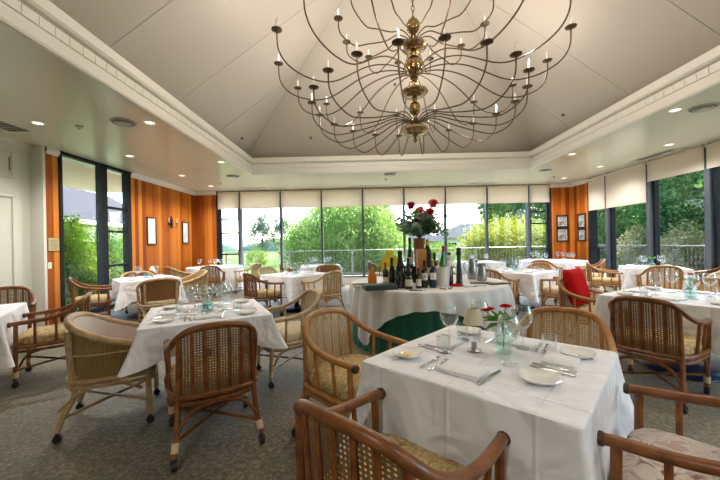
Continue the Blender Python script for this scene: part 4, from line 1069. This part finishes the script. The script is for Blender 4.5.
# bouquet
vz = RZ
v_ = thing('tall_vase', 'terracotta-brown tall vase of the bouquet on the wine table', 'vase', (.79, 4.76, vz), 0)
MB().lathe([(0,0), (.062,0), (.068,.01), (.072,.15), (.082,.36), (.088,.39), (.080,.39), (.062,.02), (0,.02)], 24).build('vase_body', pbr('terracotta_streak', (.46,.19,.08), .4, col2=(.22,.07,.03), vscale=7, stretch=(3,3,.5)), v_)
bq = thing('bouquet', 'big bouquet of red and coral blooms with blue-green leaves', 'bouquet', (.79, 4.76, vz), 0)
top = .39; rb = random.Random(11)
def stem_to(p): MB().tube(catmull([(0,0,.05), (p[0]*.12,p[1]*.12,top), (p[0]*.6,p[1]*.6,top+(p[2]-top)*.6), p], 4), .004, 5).build('stem', M_stem, bq)
for (x, z, y, r, mt) in ((-.11,.86,-.05,.075,M_mag), (.21,.885,-.02,.085,M_pink), (.215,.90,-.05,.05,M_petal), (-.02,.76,-.16,.085,M_pink), (.13,.745,-.17,.085,M_petal), (.07,.70,-.19,.06,M_pink), (.05,.83,.06,.05,M_mag), (-.05,.66,-.2,.05,M_petal)):
    p = (x, y, z-.012); stem_to(p); m = MB()
    for q, (ti, kk) in enumerate(((-.7,.85), (-.2,.95), (.3,1.0), (.75,.95), (1.2,.85))): petals(m, (x, y, z-.01), r*kk, 9, ti, r*.8, int(x*100)+q)
    m.build('blossom', mt, bq, 60)
for k in range(54):
    a = rb.uniform(0, 2*PI); el = rb.uniform(.12, 1.35); L_ = rb.uniform(.30, .54); d = Vector((math.cos(a)*math.cos(el), math.sin(a)*math.cos(el), math.sin(el)*.8))
    p0 = Vector((0,0,top)); m = MB(); m.tube(catmull([p0, p0+d*L_*.5+Vector((0,0,.05)), p0+d*L_], 4), .003, 4)
    for q in range(17):
        t_ = .25+.75*q/16; c_ = p0+d*L_*t_+Vector((0,0,.05*math.sin(PI*t_)))
        dd = Vector((rb.uniform(-1,1), rb.uniform(-1,1), rb.uniform(-.5,.8))); leafshape(m, c_, dd, (rb.uniform(-.3,.3), rb.uniform(-.3,.3), 1), rb.uniform(.065,.105), rb.uniform(.022,.036))
    m.build('leaf_spray', M_euc if k % 4 else (M_leaf if k % 8 else M_dkleaf), bq, 60)
for k in range(20):
    a = rb.uniform(0, 2*PI); rr = rb.uniform(.05, .30); z = rb.uniform(.60, .86)-rr*.35; p1 = Vector((rr*math.cos(a), rr*math.sin(a), z)); m = MB()
    m.tube(catmull([(0,0,top), (p1.x*.45, p1.y*.45, top+(z-top)*.6), p1], 4), .003, 4)
    for q in range(16):
        c_ = p1*(1-.035*q)+Vector((0,0,.39*.035*q)); dd = Vector((rb.uniform(-1,1), rb.uniform(-1,1), rb.uniform(-.6,.9))); leafshape(m, c_, dd, (rb.uniform(-.5,.5), -.6, .8), rb.uniform(.06,.10), rb.uniform(.022,.036))
    m.build('leaf_spray', M_euc if k % 5 else M_leaf, bq, 60)
for (x, y, z) in ((.37,.0,.70), (.41,-.02,.695), (.16,-.22,.47), (.20,-.2,.44), (-.2,-.18,.46)):
    m = MB(); m.tube([(0,0,top), (x*.6,y*.6,(top+z)/2+.1), (x,y,z)], .002, 4)
    for q in range(5): leafshape(m, (x, y, z), (rb.uniform(-1,1), rb.uniform(-1,1), rb.uniform(-1,1)), (0,.2,1), .06, .022)
    m.build('leaf_spray', M_dkleaf if x > .1 else M_leaf, bq, 60)

# ------------------------------------------------------------------ things on the walls
def picture(name, label, M, w, h, mats, mat_w, group=None, bw=.028):
    t = thing(name, label, 'picture', (0,0,0), 0, group); t.matrix_world = M      # local: x right, z up, -y out of the wall
    fr = MB(); b = bw
    for cx, cz, sx, sz in ((0,h/2-b/2,w,b), (0,-h/2+b/2,w,b), (-w/2+b/2,0,b,h), (w/2-b/2,0,b,h)): fr.box(cx, -.015, cz, sx, .03, sz, bev=.005)
    fr.build('frame', mats[0], t); MB().box(0, -.006, 0, w-.03, .006, h-.03).build('mount', mats[1], t, 0)
    MB().box(0, -.0105, 0, w-2*b-2*mat_w, .004, h-2*b-2*mat_w).build('print', mats[2], t, 0)
    return t
WL = lambda y, z: Matrix.Translation((XL+.001, y, z)) @ Matrix.Rotation(PI/2, 4, 'Z')
WB = lambda x, z: Matrix.Translation((x, YB-.001, z))
WRm = lambda y, z: Matrix.Translation((XR-.001, y, z)) @ Matrix.Rotation(-PI/2, 4, 'Z')
picture('framed_picture', 'pale print in a thin dark frame left of the wall sconce', WL(8.78, 1.82), .38, .74, (M_fdark, M_matb, M_papw), .01, 'pictures on the left wall')
picture('framed_picture', 'pale print in a thin dark frame right of the wall sconce', WL(10.45, 1.83), .36, .68, (M_fdark, M_matb, M_papw), .01, 'pictures on the left wall')
gp = 'pictures in the right corner'
picture('framed_picture', 'upper dark-framed picture on the corner panel facing the room', WB(6.62, 1.98), .40, .42, (M_fdark, M_matb, M_paper), .02, gp, .05)
picture('framed_picture', 'lower dark-framed picture on the corner panel facing the room', WB(6.62, 1.53), .40, .46, (M_fdark, M_matb, M_paper), .02, gp, .05)
picture('framed_picture', 'upper dark-framed picture on the corner panel beside the right windows', WRm(10.60, 1.955), .40, .47, (M_fdark, M_matb, M_paper), .02, gp, .05)
picture('framed_picture', 'lower dark-framed picture on the corner panel beside the right windows', WRm(10.60, 1.51), .40, .40, (M_fdark, M_matb, M_paper), .02, gp, .05)
sc = thing('wall_sconce', 'dark two-armed candle sconce on the left wood wall', 'wall lamp', (0,0,0)); sc.matrix_world = WL(9.62, 2.06)
MB().lathe([(0,.0), (.05,.0), (.06,.012), (.02,.02), (0,.02)], 14, M=Matrix.Rotation(PI/2, 4, 'X')).build('wall_plate', M_fdark, sc)
MB().lathe([(0,-.14), (.015,-.12), (.03,-.06), (.045,.0), (.03,.06), (.05,.10), (.02,.16), (.028,.20), (.006,.25), (0,.26)], 14, (0,-.06,0)).build('spine', M_fdark, sc)
for sx in (-1, 1):
    a = MB().tube(catmull([(0,-.06,-.06), (sx*.10,-.09,-.10), (sx*.19,-.11,-.05), (sx*.20,-.11,.03)], 5), .009, 6).build('arm', M_fdark, sc)
    MB().lathe([(0,.02), (.04,.03), (.042,.038), (0,.04)], 12, (sx*.20,-.11,0)).build('drip_pan', M_fdark, a)
    MB().lathe([(.012,.04), (.012,.12), (.014,.13), (.006,.17), (0,.18)], 8, (sx*.20,-.11,0)).build('candle', M_bulb, a)
pq = thing('wall_plaque', 'small brass notice plaque on the wood strip by the tall left window', 'plaque', (0,0,0)); pq.matrix_world = WL(5.985, 1.46)
MB().box(0, -.008, 0, .21, .014, .24, bev=.004).build('plate', M_plaq, pq)
ln = MB()
for k in range(6): ln.box(0, -.0155, .075-.03*k, .15-.02*(k % 3), .001, .008)
ln.build('engraved_lines', pbr('engraving', (.22,.17,.08), .6), pq, 0)
sw = thing('light_switch', 'white switch plate low on the trim beside the white door', 'switch', (0,0,0)); sw.matrix_world = WL(5.905, 1.08)
MB().box(0, -.004, 0, .075, .008, .115, bev=.003).build('plate', M_matb, sw); MB().box(0, -.010, 0, .014, .012, .026, bev=.003).build('toggle', M_matb, sw)

# ------------------------------------------------------------------ outside
M_lawn = pbr('lawn', (.06,.11,.025), .9, col2=(.11,.16,.04), vscale=2.5, spec=.02)
M_field = pbr('pale_field', (.13,.14,.06), .9, col2=(.10,.14,.045), vscale=.15, spec=.02)
M_deck = pbr('pale_concrete', (.42,.40,.36), .85, col2=(.36,.34,.30), vscale=3, spec=.02)
M_eave = pbr('eave_paint', (.80,.69,.54), .6, spec=.02)
M_bark = pbr('bark', (.09,.06,.035), .9)
M_rail = pbr('pale_railing', (.20,.21,.21), .45, metal=.4)
M_stucco = pbr('stucco', (.60,.57,.50), .9, spec=.02)
M_shing = pbr('grey_shingle', (.034,.033,.038), .9, col2=(.062,.06,.066), vscale=26, detail=2, spec=.1)
M_roof = pbr('slate_roof', (.038,.041,.046), .85, col2=(.055,.058,.062), vscale=8, spec=.1)
M_hill = pbr('far_hedge', (.055,.095,.075), .95, col2=(.08,.125,.09), vscale=.5, spec=.02)
def leafm(n, a, b, ta, tb, s=.9): return translucent(n, a, ta, .42, col2=b, scale=s, tcol2=tb)
F_wil = leafm('willow_leaves', (0.133,0.263,0.060), (0.329,0.450,0.133), (0.291,0.474,0.091), (0.581,0.686,0.212))
F_yel = leafm('golden_leaves', (0.181,0.226,0.023), (0.316,0.324,0.052), (0.302,0.362,0.038), (0.452,0.452,0.076))
F_dk = leafm('dark_leaves', (0.027,0.100,0.035), (0.094,0.198,0.069), (0.057,0.175,0.048), (0.139,0.290,0.094))
F_md = leafm('mid_leaves', (0.060,0.161,0.046), (0.170,0.272,0.091), (0.120,0.272,0.060), (0.282,0.403,0.131))
F_br = leafm('bright_leaves', (0.085,0.191,0.014), (0.213,0.298,0.036), (0.184,0.327,0.022), (0.356,0.427,0.058))
F_con = leafm('blue_conifer', (0.031,0.062,0.056), (0.062,0.093,0.087), (0.037,0.074,0.062), (0.062,0.093,0.081))
F_gry = leafm('grey_green_leaves', (0.127,0.167,0.121), (0.201,0.228,0.161), (0.147,0.201,0.134), (0.214,0.255,0.167))
F_blo = leafm('blossom_leaves', (0.186,0.211,0.062), (0.384,0.372,0.223), (0.248,0.260,0.074), (0.409,0.384,0.223), 2.2)
def foliage(blobs, n, size, seed, droop=0):
    rg = np.random.default_rng(seed); V = []
    vol = np.array([b[3]*b[4]*b[5] for b in blobs])**(2/3); cnt = (n*vol/vol.sum()).astype(int)
    for b, c in zip(blobs, cnt):
        k = max(6, c//28)                         # twiggy clumps
        d = rg.normal(size=(k, 3)); d /= np.linalg.norm(d, axis=1)[:, None]; rad = rg.uniform(.45, 1.0, (k, 1))**.5
        cc = d*rad*np.array(b[3:6])+np.array(b[:3])
        p = cc[rg.integers(0, k, c)]+rg.normal(size=(c, 3))*np.array([.16,.16,.16])*np.array(b[3:6]).mean()
        p[:, 2] -= droop*rg.uniform(0, 1, c)*.5
        V.append(p)
    P = np.concatenate(V); m = len(P)
    a = rg.normal(size=(m, 3)); a[:, 2] -= droop*1.5; a /= np.linalg.norm(a, axis=1)[:, None]
    q = rg.normal(size=(m, 3)); s = np.cross(a, q); s /= np.linalg.norm(s, axis=1)[:, None]
    L_ = size*rg.uniform(.6, 1.4, (m, 1)); w = L_*(.34 if droop else .5); nn = np.cross(a, s)*L_*.12
    quad = np.stack([P-a*L_*.5, P+s*w*.5+nn, P+a*L_*.5, P-s*w*.5+nn], 1).reshape(-1, 3)
    me = bpy.data.meshes.new('foliage'); me.vertices.add(4*m); me.vertices.foreach_set('co', quad.ravel().astype(np.float32))
    me.loops.add(4*m); me.loops.foreach_set('vertex_index', np.arange(4*m, dtype=np.int32))
    me.polygons.add(m); me.polygons.foreach_set('loop_start', np.arange(0, 4*m, 4, dtype=np.int32))
    me.update(calc_edges=True); return me
GZ = -.25
def tree(name, label, x, y, blobs, n, size, mat, trunk=None, seed=1, droop=0, cat='tree', group='trees and shrubs outside'):
    t = thing(name, label, cat, (x, y, GZ), 0, group)
    me = foliage(blobs, n, size, seed, droop); me.materials.append(mat)
    o = bpy.data.objects.new('foliage', me); C.objects.link(o); o.parent = t; o['kind'] = 'stuff'
    h, r = trunk or (min(b[2] for b in blobs), .05)
    m = MB(); top_ = max(b[2] for b in blobs)
    m.tube(catmull([(0,0,0), (.04,.03,h*.5), (0,0,h), (.1,.05,max(h+.1, top_))], 4), [r*(1-.045*i) for i in range(13)], 8)
    for b in blobs[:5]: m.tube([(0,0,h*.8), (b[0]*.5, b[1]*.5, (h*.8+b[2])/2+.1), (b[0]*.9, b[1]*.9, b[2])], [r*.6, r*.4, r*.15], 6)
    m.build('trunk', M_bark, t)
    return t
def bl(*a): return list(a)
tree('willow_tree', 'big pale green willow filling the windows left of the bouquet', -1.1, 18.6, [(0,0,2.4,2.9,2.2,1.9), (-1.6,-.3,1.6,1.8,1.6,1.5), (1.6,-.2,1.7,1.7,1.6,1.6), (0,-.6,1.0,3.0,1.6,1.0), (.3,0,3.6,2.0,1.7,1.3)], 62000, .165, F_wil, (1.6,.18), 4, .8)
tree('golden_shrub', 'rounded yellow-green shrub beyond the railing, right of the bouquet', 7.3, 17.2, [(0,0,1.25,2.1,1.6,1.4), (1.0,0,1.0,1.3,1.2,1.1), (-1.0,-.2,.9,1.1,1.1,.9)], 24000, .13, F_yel, (.5,.06), 5, 0, 'shrub')
tree('leafy_tree', 'dark green tree behind the golden shrub', 11.2, 23.5, [(0,0,3.6,2.6,2.0,2.4), (-1.4,0,4.6,1.8,1.5,1.5), (1.6,0,3.0,2.0,1.6,2.2), (0,-.5,1.5,2.6,1.6,1.5)], 24000, .22, F_md, (2,.2), 6)
tree('leafy_tree', 'mid-green bush outside the narrow right-hand bay of the back windows', 9.2, 16.3, [(0,0,1.1,1.1,1.1,1.4), (.7,.4,1.9,1.0,1.0,1.1)], 6000, .13, F_br, (.5,.05), 7, 0, 'shrub')
tree('conifer', 'blue-grey conifer rising behind the pale house roof', 2.9, 46, [(0,0,1.8,2.2,2.0,1.4), (0,0,3.6,1.8,1.7,1.4), (0,0,5.4,1.35,1.3,1.3), (0,0,7.0,.8,.8,1.3), (0,0,8.4,.35,.35,1.0)], 9000, .26, F_con, (1,.25), 8)
tree('young_tree', 'thin grey-green tree far off at the left of the willow', -9.4, 30, [(0,0,2.6,1.1,1.0,1.5), (.3,0,3.6,.7,.7,1.0)], 3600, .16, F_gry, (1.3,.08), 9)
tree('young_tree', 'second grey-green tree nearer the willow', -6.6, 27, [(0,0,2.4,1.0,.9,1.3), (-.2,0,3.3,.6,.6,.8)], 3200, .15, F_gry, (1.2,.07), 10)
tree('garden_shrub', 'low golden shrub on the lawn far left of the willow', -7.9, 24, [(0,0,.7,.8,.7,.7)], 1500, .12, F_br, (.3,.04), 11, 0, 'shrub')
tree('garden_shrub', 'low green shrub before the pale house left of the bouquet', 1.9, 24, [(0,0,.9,1.5,1.0,.9), (1.6,0,.8,1.3,1.0,.8)], 4500, .13, F_md, (.4,.05), 12, 0, 'shrub')
tree('garden_shrub', 'clipped green hedge shrub before the house right of the bouquet', 5.0, 25, [(-1,0,.8,1.3,.9,.8), (1,0,.8,1.4,.9,.8)], 4500, .13, F_br, (.4,.05), 13, 0, 'shrub')
# beyond the right-hand windows
for i, (x, y, h, mt, nm, l) in enumerate(((14.2, 17.0, 5.5, F_md, 'leafy_tree', 'tall green tree beyond the right wall windows, farthest along the railing'), (13.2, 12.8, 5.2, F_dk, 'leafy_tree', 'tall dark green tree beyond the third right-hand shade'),
        (12.6, 8.6, 5.4, F_md, 'leafy_tree', 'tall mid-green tree beyond the right edge windows'), (12.4, 4.6, 5.0, F_dk, 'leafy_tree', 'tall dark tree outside the nearest right-hand window'), (16.5, 14.8, 6.5, F_gry, 'leafy_tree', 'tall grey-green tree at the back of the right-hand garden'), (15.2, 22.5, 6.0, F_md, 'leafy_tree', 'tall green tree beyond the corner of the terrace railing'), (16.0, 9.5, 6.5, F_md, 'leafy_tree', 'tall tree at the back of the right-hand garden near the frame edge'))):
    tree(nm, l, x, y, [(0,0,h*.52,1.9,2.1,h*.34), (-.6,.8,h*.75,1.6,1.6,h*.25), (.5,-.9,h*.6,1.7,1.7,h*.3), (-.4,-.5,h*.2,1.7,2.1,h*.18), (.3,.9,h*.2,1.6,2.0,h*.18)], 22000, .19, mt, (h*.3,.14), 20+i)
for i, (x, y, l) in enumerate(((11.2, 13.4, 'cream-flowered shrub at the far end of the right-hand railing'), (10.9, 11.2, 'cream-flowered shrub behind the table against the right-hand windows'), (11.0, 8.2, 'cream-flowered shrub at the frame edge beyond the right-hand railing'))):
    tree('flowering_shrub', l, x, y, [(0,0,.95,.9,.9,.85), (.2,.3,1.5,.6,.6,.6)], 5000, .10, F_blo if i < 2 else F_br, (.3,.04), 40+i, 0, 'shrub')
# beyond the left window
for i, (x, y, h, mt, l) in enumerate(((-8.3, 8.2, 2.3, F_br, 'bright green shrub close outside the tall left window'), (-9.2, 9.9, 2.5, F_br, 'yellow-green shrub farther outside the tall left window'), (-9.6, 11.8, 2.3, F_md, 'green shrub outside the narrow left window'), (-7.4, 7.6, 1.2, F_md, 'low dark shrub at the foot of the tall left window'), (-9.5, 13.6, 2.2, F_br, 'green shrub beyond the narrow left window, farthest back'))):
    tree('garden_shrub', l, x, y, [(0,0,h*.5,.95,.95,h*.45), (.3,-.3,h*.3,.8,.8,h*.3), (-.3,.4,h*.8,.6,.6,h*.25)], 8000, .11, mt, (h*.3,.04), 60+i, 0, 'shrub')
struct('ground', MB().box(0, 60, GZ-.1, 300, 300, .2), M_lawn, 0)
struct('field', MB().box(-40, 62, GZ+.01, 74, 50, .02), M_field, 0)
struct('terrace_floor', MB().box(2.2, 12.9, -.13, 16.4, 3.5, .22).box(8.72, 3.5, -.13, 3.2, 15.3, .22).box(0, -5.5, -.13, 16, 6.2, .22), M_deck, 0)  # last slab, unseen behind the room, added so bounced light stays less green
struct('path', MB().box(-8.5, 8, -.14, 5.0, 12, .2), M_deck, 0)
struct('roof_overhang', MB().box(.6, YB+.70, HC+.14, 14.5, .6, .16).box(XR+.60, 4.2, HC+.14, .6, 14.4, .16).box(XL-1.9, 4.2, HC+.14, 3.0, 14, .16), M_eave, 0)
hh = MB()
for i in range(16):
    x = -90+12*i; hh.ball((x, 120+8*math.sin(i*2.1), -2), 9+2*math.sin(i*1.3), 14, .62)
struct('hills', hh, M_hill, 60)
def railing(label, x0, y0, x1, y1):
    t = thing('railing', label, 'railing', (x0, y0, -.02), math.atan2(y1-y0, x1-x0), 'pale terrace railings'); L_ = math.hypot(x1-x0, y1-y0)
    MB().box(L_/2, 0, 1.12, L_, .045, .032, bev=.008).build('top_rail', M_rail, t); MB().box(L_/2, 0, .12, L_, .04, .035).build('bottom_rail', M_rail, t, 0)
    m = MB(); n = int(L_/.125)
    for i in range(1, n): m.box(L_*i/n, 0, .61, .011, .011, .97)
    m.build('balusters', M_rail, t, 0)
    for x in [k*L_/round(L_/2.7) for k in range(int(round(L_/2.7))+1)]: MB().box(x, 0, .56, .06, .06, 1.12).build('post', M_rail, t, 0)
railing('pale railing along the left half of the back terrace before the willow', -6.0, 14.2, 2.2, 14.2); railing('pale railing along the right half of the back terrace before the golden shrub', 2.2, 14.2, 10.0, 14.2)
railing('pale railing beyond the right wall windows', 10.0, 14.2, 10.0, -3)
def house(label, x, y, w, d, h, rh, rmat):
    t = thing('house', label, 'house', (x, y, GZ), 0, 'houses beyond the garden')
    MB().box(0, 0, h/2, w, d, h).build('wall', M_stucco, t, 0)
    e_ = .7; m = MB(); W, D = w/2+e_, d/2+e_; k = max(0, W-D)
    m.add([(-W,-D,h), (W,-D,h), (W,D,h), (-W,D,h), (-k,0,h+rh), (k,0,h+rh)], [(0,1,5,4), (1,2,5), (2,3,4,5), (3,0,4), (3,2,1,0)]); m.build('roof', rmat, t, 0)
    for i in range(int(w//2.2)):
        x_ = -w/2+1.1+2.2*i; f = MB().box(x_, -d/2-.02, h*.52, 1.1, .06, 1.1).build('window', M_trim, t, 0); MB().box(x_, -d/2-.06, h*.52, .95, .03, .95).build('pane', M_frame, f, 0)
house('pale low house with hipped roof between willow and bouquet', 4.2, 34, 6.0, 5, 1.75, 1.6, M_roof)
house('wide low house with grey roof right of the bouquet', 13.2, 39, 9.5, 6, 2.1, 1.7, M_roof)
wg = thing('garden_wing', 'building wing with grey shingled roof seen through the tall left window', 'building', (-16.0, 13.5, GZ), R(8))
MB().box(0, 0, 1.5, 6, 16, 3.0).build('wall', M_stucco, wg, 0)
MB().add([(3.6,-8.6,2.9), (3.6,8.6,2.9), (0,8.6,5.2), (0,-8.6,5.2), (-3.6,-8.6,2.9), (-3.6,8.6,2.9)], [(0,1,2,3), (3,2,5,4), (0,3,4), (1,5,2), (0,4,5,1)]).build('roof', M_shing, wg, 0)
MB().box(3.62, 0, 2.86, .06, 17.2, .18).build('fascia_board', M_trim, wg, 0)

# ------------------------------------------------------------------ light
W = bpy.data.worlds.new('sky'); bpy.context.scene.world = W; W.use_nodes = True; t = W.node_tree; t.nodes.clear()
so = t.nodes.new('ShaderNodeOutputWorld'); bg = t.nodes.new('ShaderNodeBackground'); sky = t.nodes.new('ShaderNodeTexSky')
sky.sky_type = 'NISHITA'; sky.sun_disc = False; sky.sun_elevation = R(52); sky.sun_rotation = R(40); sky.air_density = 1.0; sky.dust_density = 1.2; sky.ozone_density = 1.0
bg.inputs[1].default_value = SKY = 1.0
t.links.new(sky.outputs[0], bg.inputs[0]); t.links.new(bg.outputs[0], so.inputs[0])
sl = bpy.data.lights.new('sun', 'SUN'); sl.energy = 12.0; sl.angle = R(2); sl.color = (1,.94,.84)
so_ = bpy.data.objects.new('sun', sl); C.objects.link(so_)
az, el = R(35), R(52)                              # from the right, beyond the back windows
so_.rotation_euler = Vector((-math.cos(el)*math.sin(az), -math.cos(el)*math.cos(az), -math.sin(el))).to_track_quat('-Z', 'Y').to_euler()
LAMPS = [(x, y) for x, y, *_ in LIGHTS]+[(4.63,1.2), (6.15,3.2), (6.1,.3), (-1.2,-1.2), (2.4,-1.2)]
for x, y in LAMPS:
    l = bpy.data.lights.new('downlight', 'SPOT'); l.energy = 95; l.spot_size = R(140); l.spot_blend = .7; l.shadow_soft_size = .05; l.color = (1,.965,.93)
    o = bpy.data.objects.new('downlight_lamp', l); C.objects.link(o); o.location = (x, y, HC-.03)
# fill lamps added round the mostly unlit chandelier to brighten the tables below
for z, r, e_ in ((3.48, 1.5, 85), (4.05, 1.9, 70), (4.65, 1.1, 30)):
    for k in range(6):
        a = k*PI/3+.3; l = bpy.data.lights.new('tier_fill', 'POINT'); l.energy = e_/6; l.shadow_soft_size = .03; l.color = (1,.90,.78)
        o = bpy.data.objects.new('tier_fill_light', l); C.objects.link(o); o.location = (.77+r*math.cos(a), 4.77+r*math.sin(a), z+.12)

# ------------------------------------------------------------------ camera
cd = bpy.data.cameras.new('camera'); cam = bpy.data.objects.new('camera', cd); C.objects.link(cam)
c, s = math.cos(YAW), math.sin(YAW); cr, sr = math.cos(ROLL), math.sin(ROLL)
Rv = Vector((c, s, 0)); Fv = Vector((-s, c, 0)); Zv = Vector((0,0,1))
rt = cr*Rv+sr*Zv; up = -sr*Rv+cr*Zv
m = Matrix((rt, up, -Fv)).transposed().to_4x4(); m.translation = (0,0,CAM_H); cam.matrix_world = m
cd.sensor_width = 36; cd.lens = 36*FPX/720; cd.shift_y = (CY-240)/720; cd.clip_start = .05; cd.clip_end = 600
S = bpy.context.scene; S.camera = cam
S.view_settings.view_transform = 'Standard'; S.view_settings.look = 'None'; S.view_settings.gamma = 1; S.view_settings.exposure = 0.62; S.view_settings.use_curve_mapping = False
S.cycles.use_denoising = True; S.cycles.max_bounces = 10; S.cycles.diffuse_bounces = 5; S.cycles.glossy_bounces = 4; S.cycles.transparent_max_bounces = 32
S.cycles.caustics_reflective = False; S.cycles.caustics_refractive = False; S.cycles.sample_clamp_indirect = 6
